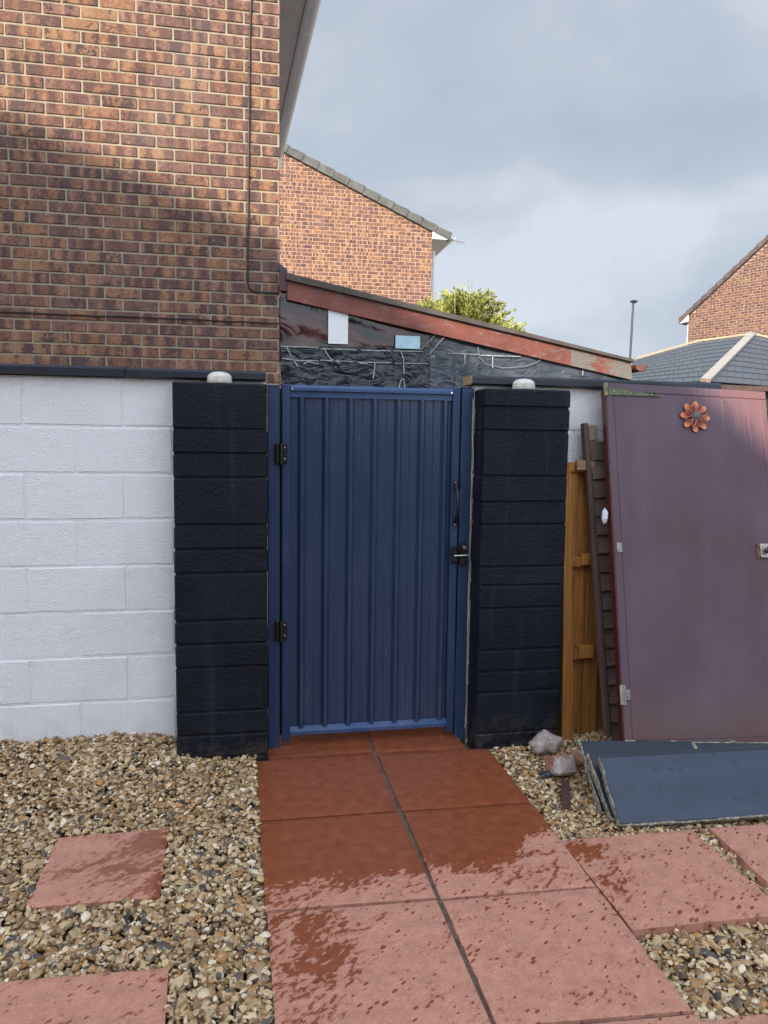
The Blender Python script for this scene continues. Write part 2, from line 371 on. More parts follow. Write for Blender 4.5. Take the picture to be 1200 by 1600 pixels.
g = G('rotten_board_edge', .9); o = g.obj()
nn = g.noise(g.map(o, (4, 4, 4)), 9, 6, .7); c = g.ramp(nn, [(.3, (.06, .045, .03)), (.5, (.22, .19, .14)), (.7, (.55, .53, .48))]); g.col(c); g.bump(nn, .9, .01); ROT = g.mat

def wood(name, c, dark, rough=.75, sc=(22, 22, 1.2)):
    g = G(name, rough); o = g.obj(); st = g.noise(g.map(o, sc), 3.2, 6, .65, .4); r = g.rand()
    cc = g.ramp(st, [(.28, dark), (.55, c), (.8, tuple(min(1, q*1.25) for q in c))])
    k = g.math('MULTIPLY_ADD', r, .35, .8); v = g.n('ShaderNodeVectorMath', operation='SCALE'); g.put(v.inputs[0], cc); g.put(v.inputs['Scale'], k)
    cc = g.mix(g.step(g.noise(g.map(o, (5, 5, 2)), 4, 5), .62, .75), v.outputs[0], tuple(q*.55 for q in c))
    g.col(cc); g.bump(st, .35, .004); return g.mat
ORANGE = wood('orange_fence_stain', (.37, .165, .035), (.19, .075, .018))
BROWNW = wood('dark_brown_fence_stain', (.105, .062, .050), (.05, .030, .026))
SLATW = wood('faded_brown_slat', (.115, .075, .062), (.06, .038, .034), sc=(1.5, 22, 22))
GREYW = wood('grey_weathered_wood', (.30, .24, .18), (.14, .10, .07))

# ================================================================== GROUND
mb = MB(); mb.box(-300, 300, -300, 300, -.6, -.075); struct('ground', mb, plain('distant_ground', (.20, .19, .15), .95, 0, .3, .6))
mb = MB(); mb.box(-3.4, 12, 4.36, 12.5, -.2, -.045); struct('rear_bounce_slab', mb, plain('pale_concrete', (.42, .40, .37), .9, 0, .15, 2, .3))  # unseen pale slab added to bounce light up under the eaves
mb = MB(); mb.box(-7, 9, -5.9, 3.6, -.2, -.06); struct('yard', mb, plain('yard_gravel', (.33, .26, .18), .9, 0, .4, 30, .5))

slabs_px = {}
def quad_slab(name_lab, P, wetf, group=None, thick=.042, z=0.0, seed=0):
    """P: 4 ground points (back-left, back-right, front-right, front-left)"""
    P = [Vector((p[0], p[1], 0)) for p in P]; n = 30; rr = random.Random(seed)
    cen = sum(P, Vector())/4; mb = MB(); vs = []; us = []
    tl = [rr.uniform(-.002, .002) for _ in range(4)]
    for j in range(n+1):
        for i in range(n+1):
            a, b = i/n, j/n
            p = (P[0]*(1-a)+P[1]*a)*(1-b) + (P[3]*(1-a)+P[2]*a)*b
            d = min(a, 1-a, b, 1-b)*.58
            zz = z - (.004 if d == 0 else 0) + rr.uniform(-.0006, .0006) + (tl[0]*(1-a)*(1-b)+tl[1]*a*(1-b)+tl[2]*a*b+tl[3]*(1-a)*b)
            if d == 0:
                k = rr.random(); s = .001 + (.004 if k > .93 else 0)*rr.random(); q = (cen-p).normalized()*s; p = p+q
            vs.append((p.x, p.y, zz)); us.append((wetf(p.x, p.y), 0))
    fs = [[j*(n+1)+i, j*(n+1)+i+1, (j+1)*(n+1)+i+1, (j+1)*(n+1)+i] for j in range(n) for i in range(n)]
    ring = [i for i in range(n+1)] + [j*(n+1)+n for j in range(1, n+1)] + [n*(n+1)+i for i in range(n-1, -1, -1)] + [j*(n+1) for j in range(n-1, 0, -1)]
    b0 = len(vs); m = len(ring)
    for q in ring: p = vs[q]; vs.append((p[0]+rr.uniform(-.0015, .0015), p[1]+rr.uniform(-.0015, .0015), z-.006-rr.uniform(0, .003))); us.append(us[q])
    for q in ring: p = vs[q]; vs.append((p[0], p[1], z-thick)); us.append(us[q])
    for k in range(m):
        k2 = (k+1) % m
        fs.append([ring[k], ring[k2], b0+k2, b0+k]); fs.append([b0+k, b0+k2, b0+m+k2, b0+m+k])
    fs.append([b0+m+k for k in range(m)])
    mb.add(vs, fs, 0, us)
    return single('paving_slab', mb, SLAB, name_lab, 'paving slab', (cen.x, cen.y, z-thick), group, attr='bu', smooth=True)
ss = lambda x, a, b: (lambda t: t*t*(3-2*t))(max(0, min(1, (x-a)/(b-a))))
bl = lambda x, y, cx, cy_, rx, ry: math.exp(-((x-cx)/rx)**2-((y-cy_)/ry)**2)
def wet_path(x, y):
    w = .22 + .95*ss(y, 2.47, 2.84) if x < .69 else .22 + .95*ss(y, 2.50 + .26*ss(x, .95, 1.25), 2.96)
    w += .42*bl(x, y, .17, 2.25, .13, .28) + .25*bl(x, y, .33, 2.25, .07, .16) + .36*bl(x, y, .92, 2.72, .13, .10) + .22*bl(x, y, 1.12, 2.58, .10, .03) + .12*bl(x, y, 1.05, 2.5, .25, .1)
    if y < 2.42: w -= .02
    return w
GP = 'riven paving slabs of the path to the gate'
quad_slab('narrow wet slab under the gate, left of the central joint', [(.15, 4.34), (.682, 4.34), (.682, 3.741), (.15, 3.750)], lambda x, y: 1.3, GP, z=.002, seed=1)
quad_slab('narrow wet slab under the gate, right of the central joint', [(.700, 4.34), (1.172, 4.34), (1.172, 3.722), (.700, 3.738)], lambda x, y: 1.3, GP, z=.002, seed=2)
quad_slab('fully wet dark red slab just in front of the left gate post', [(.090, 3.733), (.682, 3.727), (.684, 3.118), (.088, 3.124)], lambda x, y: 1.3, GP, seed=3)
quad_slab('fully wet dark red slab just in front of the right gate post', [(.700, 3.722), (1.285, 3.706), (1.281, 3.100), (.700, 3.112)], lambda x, y: 1.3, GP, seed=4)
quad_slab('mostly wet slab with a pale dry fringe at its front, left half of path', [(.088, 3.112), (.681, 3.104), (.683, 2.474), (.092, 2.498)], wet_path, GP, seed=5)
quad_slab('half dried slab with ragged wet streaks, right half of the path', [(.702, 3.098), (1.283, 3.086), (1.272, 2.446), (.698, 2.468)], wet_path, GP, seed=6)
quad_slab('dry pink slab with a long wet stain by the gravel, front left of the path', [(.095, 2.486), (.682, 2.462), (.684, 1.872), (.097, 1.892)], wet_path, GP, seed=7)
quad_slab('dry pink slab sprinkled with round drips, front right of the path', [(.700, 2.455), (1.270, 2.434), (1.263, 1.832), (.698, 1.866)], wet_path, GP, seed=8)
quad_slab('path slab cut by the bottom edge of the picture, beyond the drip marked slab', [(.698, 1.852), (1.263, 1.817), (1.258, 1.22), (.695, 1.25)], lambda x, y: .2, GP, seed=9)
v = onZ(875.6, 1311); w_ = onZ(1079.6, 1295); u_ = onZ(989, 1451)
wA = lambda x, y: .26 + .30*bl(x, y, 1.36, 2.66, .13, .10) + .12*bl(x, y, 1.3, 2.5, .1, .2)
quad_slab('raised pink slab branching right off the path below the blue boards', [v, w_, w_+u_-v, u_], wA, seed=10)
v = onZ(1108, 1292); u_ = onZ(1200, 1378)
quad_slab('pink slab at the right edge, across a gravel strip from the raised slab', [v, v+Vector((.60, -.03, 0)), v+Vector((.60-.03, -.63, 0)), v+(u_-v)*1.5], lambda x, y: .2, seed=11)
v = onZ(1090, 1595); w_ = onZ(1200, 1581)
quad_slab('slab just showing in the bottom right corner', [v, v+(w_-v)*2.75, v+(w_-v)*2.75+Vector((0, -.6, 0)), v+Vector((.0, -.6, 0))], lambda x, y: .2, seed=12)
wS = lambda x, y: .30 + .42*bl(x, y, -.32, 3.03, .10, .13) + .22*bl(x, y, -.42, 2.86, .14, .10) + .3*bl(x, y, -.28, 2.70, .03, .1)
quad_slab('small splashed stepping slab lying alone in the gravel', [onZ(90, 1307), onZ(264, 1293), onZ(250, 1401), onZ(40, 1418)], wS, z=.0, seed=13)
v = onZ(0, 1531); w_ = onZ(264, 1510); u_ = onZ(258, 1600)
quad_slab('dry stepping slab with two dark drips in the bottom left corner', [v+(v-w_)*.25, w_, w_+(u_-w_)*2.2, v+(v-w_)*.25+(u_-w_)*2.2], lambda x, y: .20, seed=14)


# gravel --------------------------------------------------------------
polys = []
for o_ in C.objects:
    if o_.name.startswith('paving_slab'):
        q = [o_.data.vertices[i].co for i in (0, 30, 31*31-1, 31*30)]
        polys.append([(p.x+o_.location.x, p.y+o_.location.y) for p in q])
def inside(X, Y, poly, grow=0.0):
    m = np.ones_like(X, bool); cx = sum(p[0] for p in poly)/4; cy2 = sum(p[1] for p in poly)/4
    for i in range(4):
        (ax, ay), (bx, by) = poly[i], poly[(i+1) % 4]
        nx, ny = by-ay, ax-bx; L = math.hypot(nx, ny); nx /= L; ny /= L
        if (cx-ax)*nx+(cy2-ay)*ny > 0: nx, ny = -nx, -ny
        m &= ((X-ax)*nx+(Y-ay)*ny) < grow
    return m
def gz(X, Y):
    left = .002 + .035*np.clip((Y-3.1)/.7, 0, 1) + .085*np.clip((Y-3.3)/.55, 0, 1)*np.clip((-.15-X)/.25, 0, 1)
    right = -.018 + .020*np.clip((Y-2.9)/.6, 0, 1)
    z = np.where(X < .7, left, right)
    return z + .004*np.sin(X*9+1)*np.cos(Y*8) + .003*np.sin(X*23)*np.sin(Y*19)
protos = []
for k in range(14):
    bm = bmesh.new()
    sx, sy2, sz = rng.uniform(.75, 1.3), rng.uniform(.55, .9), rng.uniform(.35, .6)
    for _ in range(24):
        d = rng.normal(size=3); d /= np.linalg.norm(d); d *= rng.uniform(.88, 1.08)
        bm.verts.new((d[0]*sx, d[1]*sy2, d[2]*sz))
    r_ = bmesh.ops.convex_hull(bm, input=bm.verts)
    bmesh.ops.delete(bm, geom=[v for v in bm.verts if not v.link_faces], context='VERTS')
    bmesh.ops.bevel(bm, geom=bm.edges[:], offset=.055, segments=1, affect='EDGES') if k < 0 else None
    bmesh.ops.triangulate(bm, faces=bm.faces)
    bm.verts.index_update()
    protos.append((np.array([v.co[:] for v in bm.verts]), np.array([[v.index for v in f.verts] for f in bm.faces])))
    bm.free()
def gravel(x0, x1, y0, y1, dens, layers):
    V, T, base = [], [], 0
    for dz, szm, dn_ in layers:
        n = int((x1-x0)*(y1-y0)*dens*dn_)
        X = rng.uniform(x0, x1, n); Y = rng.uniform(y0, y1, n)
        keep = np.ones(n, bool)
        for p in polys: keep &= ~inside(X, Y, p, .004 if dz < .008 else .0)
        # solid things standing in the gravel
        keep &= ~((X > -.27) & (X < .13) & (Y > 3.735)) & ~((X > 1.235) & (X < 1.65) & (Y > 3.715)) & ~((X < -.27) & (Y > 3.885)) & ~((X > 1.65) & (Y > 3.9)) & ~((X > .69) & (X < 1.27) & (Y > 1.23)) & ~((X > .09) & (X < .7) & (Y > 1.885))
        X, Y = X[keep], Y[keep]; n = len(X)
        s = szm*np.exp(rng.normal(0, .30, n)); Z = gz(X, Y) + dz - .010 + rng.uniform(-.003, .003, n)
        q = rng.normal(size=(n, 4)); tiltk = .42
        yawv = rng.uniform(0, 2*math.pi, n); ta = rng.normal(0, tiltk, n); tb = rng.normal(0, tiltk, n)
        cyv, syv, ca, sa, cb, sb_ = np.cos(yawv), np.sin(yawv), np.cos(ta), np.sin(ta), np.cos(tb), np.sin(tb)
        Rz = np.zeros((n, 3, 3)); Rz[:, 0, 0] = cyv; Rz[:, 0, 1] = -syv; Rz[:, 1, 0] = syv; Rz[:, 1, 1] = cyv; Rz[:, 2, 2] = 1
        Rx = np.zeros((n, 3, 3)); Rx[:, 0, 0] = 1; Rx[:, 1, 1] = ca; Rx[:, 1, 2] = -sa; Rx[:, 2, 1] = sa; Rx[:, 2, 2] = ca
        Ry = np.zeros((n, 3, 3)); Ry[:, 1, 1] = 1; Ry[:, 0, 0] = cb; Ry[:, 0, 2] = sb_; Ry[:, 2, 0] = -sb_; Ry[:, 2, 2] = cb
        M3 = Rx @ Ry @ Rz * s[:, None, None]; kind = rng.integers(0, len(protos), n)
        for k, (pv, pt) in enumerate(protos):
            idx = np.where(kind == k)[0]
            if len(idx) == 0: continue
            vv = np.einsum('nij,kj->nki', M3[idx], pv) + np.stack([X[idx], Y[idx], Z[idx]], 1)[:, None, :]
            m = len(pv); V.append(vv.reshape(-1, 3)); T.append((pt[None]+(np.arange(len(idx))*m)[:, None, None]+base).reshape(-1, 3)); base += m*len(idx)
    V = np.concatenate(V); T = np.concatenate(T)
    me = bpy.data.meshes.new('gravel'); me.vertices.add(len(V)); me.vertices.foreach_set('co', V.ravel().astype(np.float32))
    me.loops.add(T.size); me.loops.foreach_set('vertex_index', T.ravel().astype(np.int32)); me.polygons.add(len(T))
    me.polygons.foreach_set('loop_start', np.arange(0, T.size, 3, dtype=np.int32)); me.polygons.foreach_set('loop_total', np.full(len(T), 3, np.int32))
    me.update(calc_edges=True); me.materials.append(FLINT); me.polygons.foreach_set('use_smooth', [True]*len(T)); me.set_sharp_from_angle(angle=R(34))
    o = bpy.data.objects.new('gravel', me); C.objects.link(o); o['kind'] = 'stuff'; o['label'] = 'loose mixed brown and cream flint gravel around the slabs'
    return o
gravel(-2.1, 3.3, 1.0, 3.92, 2900, [(-.020, .0145, .70), (-.006, .0136, 1.0), (.004, .0124, .80)])
# bed of fines under the stones
mb = MB(); n = 60; vs = []
for j in range(n+1):
    for i in range(n+1):
        x = -2.6+i/n*6.4; y = .4+j/n*3.6; vs.append((x, y, float(gz(np.array(x), np.array(y)))-.046 if y < 3.99 else -.05))
mb.add(vs, [[j*(n+1)+i, j*(n+1)+i+1, (j+1)*(n+1)+i+1, (j+1)*(n+1)+i] for j in range(n) for i in range(n)]); struct('gravel_bed', mb, SOIL)
# pointing between path slabs
mb = MB(); mb.box(.084, 1.268, 1.88, 3.73, -.05, -.016); mb.box(.69, 1.258, 1.24, 1.8795, -.05, -.016); mb.box(.15, 1.17, 3.71, 4.34, -.05, -.012)
struct('path_base', mb, plain('grey_brown_jointing', (.13, .095, .075), .95, 0, .4, 30, .6))

# ================================================================== BLOCK WALLS, PILLARS
def blocks_front(mb, x0, x1, yf, courses, joints_u, depth, b=.007, jit=.0018, gap=.005):
    for (za, zb), off in zip(courses, joints_u):
        off = sorted(off)
        xs = [x0] + [q for q in off if x0+.03 < q < x1-.03] + [x1]
        for a, bb in zip(xs[:-1], xs[1:]):
            mb.cbox(a+(gap/2 if a > x0 else 0), bb-(gap/2 if bb < x1 else 0), yf+random.uniform(-.0015, .0015), yf+depth, za+gap/2, zb-gap/2, b, jit=jit)
wall = thing('garden_wall', 'white painted block wall left of the gate with black coping', 'wall', (-1.5, 3.93, 0))
mb = MB(); z = [1.871, 1.637, 1.413, 1.189, .964, .739, .515, .29, .065, -.16]
cs = list(zip(z[1:], z[:-1])); ja = [-.08-.449*k for k in range(-2, 12)]; jb = [-.30-.449*k for k in range(-2, 12)]
blocks_front(mb, -4.2, .15, 3.88, cs, [ja if k % 2 == 0 else jb for k in range(len(cs))], .10)
mb.box(-4.19, .145, 3.8835, 3.97, -.2, 1.868); build('blockwork', mb, WHITE, wall)
mb = MB(); xs = [-4.2, -2.35, -.51, .148]
prof = [(3.845, 0), (3.835, .006), (3.835, .034), (3.850, .046), (3.985, .050), (3.995, .040), (3.995, 0)]
for a, bb in zip(xs[:-1], xs[1:]):
    bb -= .003; s0 = random.uniform(-.002, .002)
    mb.prism([(a, y, 1.872+zz+s0) for y, zz in prof], (bb-a, 0, 0))
build('coping', mb, COPING, wall)
wall2 = thing('garden_wall', 'white painted block wall right of the gate, mostly hidden by old doors', 'wall', (1.9, 3.93, 0))
mb = MB(); z2 = [q+.012 for q in z]; cs = list(zip(z2[1:], z2[:-1]))
blocks_front(mb, 1.22, 2.62, 3.88, cs, [[1.84, 2.29] if k % 2 == 0 else [1.61, 2.06, 2.51] for k in range(len(cs))], .10)
mb.box(1.225, 2.615, 3.8835, 3.97, -.2, 1.878); build('blockwork', mb, WHITE, wall2)
mb = MB(); mb.prism([(1.195, y, 1.880+zz) for y, zz in prof], (1.42, 0, 0)); cp2 = build('coping', mb, COPING, wall2)
mb = MB(); mb.prism([(1.190, 3.84+(y-3.835)*.97, 1.882+zz*.93) for y, zz in prof], (.005, 0, 0)); build('end_grain', mb, WOODEND, cp2)

def pillar(label, x0, x1, yf, zj, lean=0., ztop=1.85, y1=3.876):
    t = thing('gate_pillar', label, 'pillar', ((x0+x1)/2, yf+.08, 0), 'black gate pillars')
    mb = MB(); zj = zj + [-.1]
    for za, zb in zip(zj[1:], zj[:-1]):
        mb.cbox(x0+random.uniform(-.0015, .0015), x1+random.uniform(-.002, .002), yf+random.uniform(-.0015, .0015), y1, za+.0035, zb-.0035, .007, jit=.0020)
    mb.box(x0+.004, x1-.004, yf+.007, y1-.004, -.2, ztop-.004)
    if lean:
        for i, p in enumerate(mb.v): mb.v[i] = p + Vector((lean*p.z/1.85, 0, 0))
    build('blockwork', mb, BLACK, t); return t
pillar('black painted block pillar left of the gate beside the white wall', -.289, .149, 3.72, [1.851, 1.63, 1.516, 1.401, 1.176, 1.059, .944, .713, .598, .483, .262, .146, .03])
pr = pillar('black painted block pillar right of the gate beside the fence panels', 1.219, 1.672, 3.70, [1.857, 1.761, 1.643, 1.414, 1.283, 1.168, .95, .853, .736, .516, .404, .294, .076, -.02], ztop=1.855, y1=3.874)
# ragged pale sealant between post and right pillar
mb = MB(); pts = [(1.2115+random.uniform(-.0015, .0015), 3.868, .05+i*.045) for i in range(40)]
mb.tube(pts, [random.uniform(.0012, .0040) for _ in pts], 6); build('sealant', mb, plain('pale_sealant', (.42, .36, .30), .8, 0, .3, 60), pr)

def dome(label, x, zt):
    t = thing('dome_light', label, 'light', (x, 3.785, zt), 'round solar lights on the pillars')
    mb = MB(); mb.lathe([(.0, 0), (.056, 0), (.058, .004), (.058, .018), (.055, .020)], (x, 3.785, zt), 36); build('base', mb, DOME, t, smooth=True)
    mb = MB(); mb.lathe([(.0555, .0195), (.057, .026), (.054, .036), (.046, .045), (.032, .051), (.016, .054), (.001, .055)], (x, 3.785, zt), 36); build('cover', mb, DOME, t, smooth=True)
    return t
dome('round white dome light on top of the left black pillar', -.074, 1.849)
dome('round white dome light on top of the right black pillar', 1.452, 1.857)

# ================================================================== GATE
def post(label, x0, x1, yf, zt, ybk=.06):
    t = thing('gate_post', label, 'gate post', ((x0+x1)/2, yf+.03, 0), 'blue metal gate posts')
    mb = MB(); mb.cbox(x0, x1, yf, yf+ybk, -.02, zt, .003); build('tube', mb, BLUE, t)
    mb = MB(); mb.cbox(x0-.001, x1+.001, yf-.001, yf+ybk+.001, zt+.0005, zt+.005, .002); build('cap', mb, BLUE, t); return t
post('blue metal post between the left pillar and the gate hinges', .157, .214, 3.868, 1.848)
post('blue metal post between the gate latch and the right pillar', 1.152, 1.206, 3.868, 1.862)
t = thing('gate', 'blue ribbed metal garden gate closed between two posts', 'gate', (.68, 3.90, .03))
for a, bb in ((.226, .268), (1.104, 1.143)):
    mb = MB(); mb.cbox(a, bb, 3.870, 3.915, .030, 1.859 if a < 1 else 1.863, .003); build('stile', mb, BLUE, t)
mb = MB(); mb.prism([(.2685, y, 1.859+zz) for y, zz in ((3.868, -.030), (3.868, -.016), (3.878, -.002), (3.915, .000), (3.915, -.062), (3.884, -.062), (3.884, -.034))], (.835, 0, 0)); rl = build('top_rail', mb, BLUER, t)
mb = MB(); mb.prism([(.2685, y, .062+zz) for y, zz in ((3.868, 0), (3.868, .018), (3.892, .038), (3.915, .038), (3.915, 0))], (.835, 0, 0)); build('bottom_rail', mb, BLUER, t)
for xx in (.276, 1.094):
    mb = MB(); mb.tube([(xx, 3.8676, 1.836), (xx, 3.8650, 1.836)], .005, 10); build('screw', mb, CHROME, rl)
mb = MB(); mb.cbox(.208, .240, 3.9165, 3.925, .05, 1.84, .002); build('gap_shade_strip', mb, BLACKM, t)  # dark strip added to give the hinge-side gap its shade
# ribbed sheet profile
mb = MB(); y0 = 3.900; prof = [(.268, 0)]
for k in range(7):
    xr = .331 + k*.1235 - .003
    if k: prof += [(xr-.066, 0), (xr-.063, -.0016), (xr-.060, 0)]
    prof += [(xr-.023, 0), (xr-.009, -.024), (xr+.006, -.024), (xr+.019, 0)]
prof += [(1.104, 0)]
vs = [(x, y0+d, zz) for zz in (.099, 1.800) for x, d in prof]; n = len(prof)
vs += [(x, y+.0015, zz) for x, y, zz in vs]
mb.add(vs, [[i, i+1, n+i+1, n+i] for i in range(n-1)] + [[2*n+i, 3*n+i, 3*n+i+1, 2*n+i+1] for i in range(n-1)]); build('ribbed_panel', mb, BLUEP, t, recalc=False)
def hinge(z):
    mb = MB(); mb.cbox(.190, .236, 3.846, 3.866, z-.052, z+.052, .006); h = build('hinge', mb, BLACKM, t)
    mb = MB(); mb.tube([(.2205, 3.842, z-.054), (.2205, 3.842, z+.054)], .011, 14); mb.cbox(.2215, .250, 3.850, 3.868, z-.050, z+.050, .005); build('knuckle', mb, BLACKM, h, smooth=True)
    for dz in (-.025, .03):
        mb = MB(); mb.tube([(.2385, 3.850, z+dz), (.2385, 3.8465, z+dz)], .005, 10); build('screw', mb, CHROME, h)
hinge(1.517); hinge(.622)
# bow handle
mb = MB(); xh = 1.1235
mb.cbox(xh-.011, xh+.011, 3.861, 3.8695, 1.352, 1.384, .003); mb.cbox(xh-.011, xh+.011, 3.861, 3.8695, 1.146, 1.178, .003)
mb.tube([(xh, 3.862, 1.362), (xh+.002, 3.838, 1.345), (xh+.004, 3.822, 1.318), (xh+.004, 3.820, 1.265), (xh+.004, 3.822, 1.212), (xh+.002, 3.838, 1.185), (xh, 3.862, 1.168)], [.009, .009, .0085, .008, .0085, .009, .009], 10)
hd = build('handle', mb, BLACKM, t, smooth=True)
for zz in (1.376, 1.154): mb = MB(); mb.tube([(xh, 3.8612, zz), (xh, 3.8590, zz)], .0045, 8); build('screw', mb, CHROME, hd)
# latch: gate half
mb = MB(); mb.cbox(1.104, 1.141, 3.842, 3.8695, .955, 1.035, .005); mb.cbox(1.108, 1.128, 3.828, 3.8415, 1.000, 1.045, .004); la = build('latch', mb, BLACKM, t)
mb = MB(); mb.tube([(1.115, 3.832, .994), (1.205, 3.832, .996)], .0042, 10); build('latch_bar', mb, CHROME, la, smooth=True)
t2 = thing('gate_lock', 'black key lock fixed to the blue post right of the gate', 'lock', (1.16, 3.86, .95))
mb = MB(); mb.cbox(1.1545, 1.182, 3.838, 3.8665, .945, 1.065, .005); build('body', mb, BLACKM, t2)
mb = MB(); mb.tube([(1.170, 3.8375, 1.037), (1.170, 3.826, 1.037)], .0095, 16); build('key_cylinder', mb, BRASS, t2, smooth=True)

# ================================================================== BRICK HOUSE (left)
hx, hy = .300, 5.4; tw = R(1.6); hd_ = Vector((-math.sin(tw), math.cos(tw), 0))
house = thing('brick_house', 'tall brown brick house wall rising behind the white garden wall', 'house', (-3, 7.5, 0))
def Pf(u, w, z): return Vector((u, hy-w, z))
def Ps(u, w, z): p = Vector((hx, hy, 0)) + hd_*u; return Vector((p.x+w, p.y, z))
EZ = 5.0; slope = .62; HW = 6.6; ridge_u = hx-HW/2
topf = lambda u: EZ+.1 + slope*min(hx+.0-u, u-(hx-HW))
mb = MB(); masonry(mb, -5.2, hx, .9, 7.2, Pf, top=topf, b=.0035, thick=.05, j=.012, uref=hx-.005-.1125*1, zref=.016, edge=True); build('front_bricks', mb, BRICK, house, attr='bu', recalc=False)
mb = MB(); masonry(mb, .055, 4.6, 1.2, EZ, Ps, b=.003, zref=.016); build('side_bricks', mb, BRICK, house, attr='bu', recalc=False)
mb = MB()
P1 = Vector((hx-.004, hy+.004, 0)); P2 = P1+hd_*4.6; Q1 = Vector((hx-HW, hy+.004, 0)); Q2 = Q1+hd_*4.6
up = lambda p, z_: Vector((p.x, p.y, z_))
apex1 = Vector((ridge_u, hy+.004, EZ+.1+slope*HW/2)); apex2 = apex1+hd_*4.6
mb.add([up(P1, -.1), up(P1, EZ), apex1, up(Q1, EZ), up(Q1, -.1), up(P2, -.1), up(P2, EZ), apex2, up(Q2, EZ), up(Q2, -.1)],
       [(0,1,2,3,4), (9,8,7,6,5), (0,5,6,1), (4,3,8,9), (1,6,7,2), (2,7,8,3)]); build('mortar_core', mb, MORT, house)
# eaves along the right side; built in a local frame (w outwards from the side wall, u along it)
def E_(u, w, z): return Ps(u, w, z)
def ebar(mb, u0, u1, poly, mi=0):
    mb.prism([E_(u0, w, z) for w, z in poly], E_(u1, 0, 0)-E_(u0, 0, 0), mi)
U0, U1 = -.25, 4.62
mb = MB()
for k in range(16):
    a = U0 + k*.30; bb = min(a+.296, U1)
    if bb > a: ebar(mb, a, bb, [(.003, EZ), (.285, EZ), (.285, EZ+.012), (.003, EZ+.012)])
build('soffit', mb, UPVCG, house)
mb = MB(); ebar(mb, U0-.01, U1, [(.286, EZ-.012), (.306, EZ-.012), (.306, EZ+.16), (.286, EZ+.16)]); build('fascia', mb, UPVCG, house)
def gutter(mb, A, B, out, r=.057, th=.004, n=12, full=False):
    A = Vector(A); B = Vector(B); out = Vector(out).normalized(); upv = Vector((0, 0, 1)); v = []
    for P_ in (A, B):
        for rr_ in (r, r-th):
            for k in range(n+1):
                a = math.pi*k/n; v.append(P_ - out*math.cos(a)*rr_ - upv*math.sin(a)*rr_)
    m = n+1; f = []
    for k in range(n):
        f += [[k, k+1, 2*m+k+1, 2*m+k], [m+k+1, m+k, 3*m+k, 3*m+k+1], [k, m+k, m+k+1, k+1], [2*m+k, 2*m+k+1, 3*m+k+1, 3*m+k]]
    f += [[0, 2*m, 3*m, m], [n, m+n, 3*m+n, 2*m+n]]
    mb.add(v, f)
mb = MB(); A = E_(U0-.05, .366, EZ+.10); B = E_(U1, .366, EZ+.08); gutter(mb, A, B, (1, 0, 0)); gt = build('gutter', mb, GUTW, house, smooth=True)
for u in (.9, 1.6, 2.4, 3.2, 4.0):
    mb = MB(); p = A+(B-A)*((u-U0)/(U1-U0)); gutter(mb, p, p+hd_*.035, (1, 0, 0), r=.062, th=.005); build('bracket', mb, GUTW, gt, smooth=True)
mb = MB(); p = E_(.15, .366, EZ+.099); gutter(mb, p, p+hd_*.13, (1, 0, 0), r=.064, th=.006); build('joint', mb, plain('rubber_seal_grime', (.30, .30, .30), .6, 0, .6, 30), gt, smooth=True)
mb = MB(); p = B - hd_*.08 + Vector((0, 0, -.04))
mb.tube([p, p+Vector((0, 0, -.13)), p+Vector((-.12, 0, -.25)), p+Vector((-.27, 0, -.38)), p+Vector((-.27, 0, -4.9))], .034, 12); build('downpipe', mb, UPVC, house, smooth=True)
mb = MB(); ev = Vector((0, 0, EZ+.17))
for sgn in (1, -1):
    e0 = E_(U0-.1, .33, EZ+.16) if sgn > 0 else Vector((hx-HW-.33, hy-.35, EZ+.16))
    r0 = Vector((ridge_u, e0.y, EZ+.16+slope*(HW/2+.33)))
    L_ = hd_*5.1; mb.prism([e0, r0, r0+L_, e0+L_], (0, 0, .05))
build('roof', mb, plain('grey_roof_tile', (.10, .095, .09), .8, 0, .25, 6, .5, 8), house)

def on_wall(px, py): return onY(px, py, hy-.012)
mb = MB(); pts = [on_wall(x, y) for x, y in [(394, -60), (392.5, 0), (390, 60), (389.5, 140), (389, 200), (388, 300), (387.5, 400), (387, 440), (389, 449), (396, 455), (410, 457), (425, 457.5), (437, 457.5)]]
mb.tube(pts, .006, 8); cb = single('cable', mb, CABLE, 'thin black cable running down the corner of the brick house', 'cable', tuple(pts[-1]), smooth=True)
for yy in (105, 185, 275, 350, 418):
    mb = MB(); p = on_wall(389 if yy < 300 else 387.5, yy); mb.cbox(p.x-.008, p.x+.008, p.y-.008, p.y+.006, p.z-.006, p.z+.006, .002); build('clip', mb, CABLE, cb)
mb = MB(); pts = [on_wall(x, 487.5+x*.040+random.uniform(-.6, .6)) for x in range(-40, 437, 28)] + [on_wall(437, 505.5)]
mb.tube(pts, .0045, 6); single('cable', mb, CABLE, 'thin black cable lying along a mortar joint of the brick house, above the white wall', 'cable', tuple(pts[0]), smooth=True)

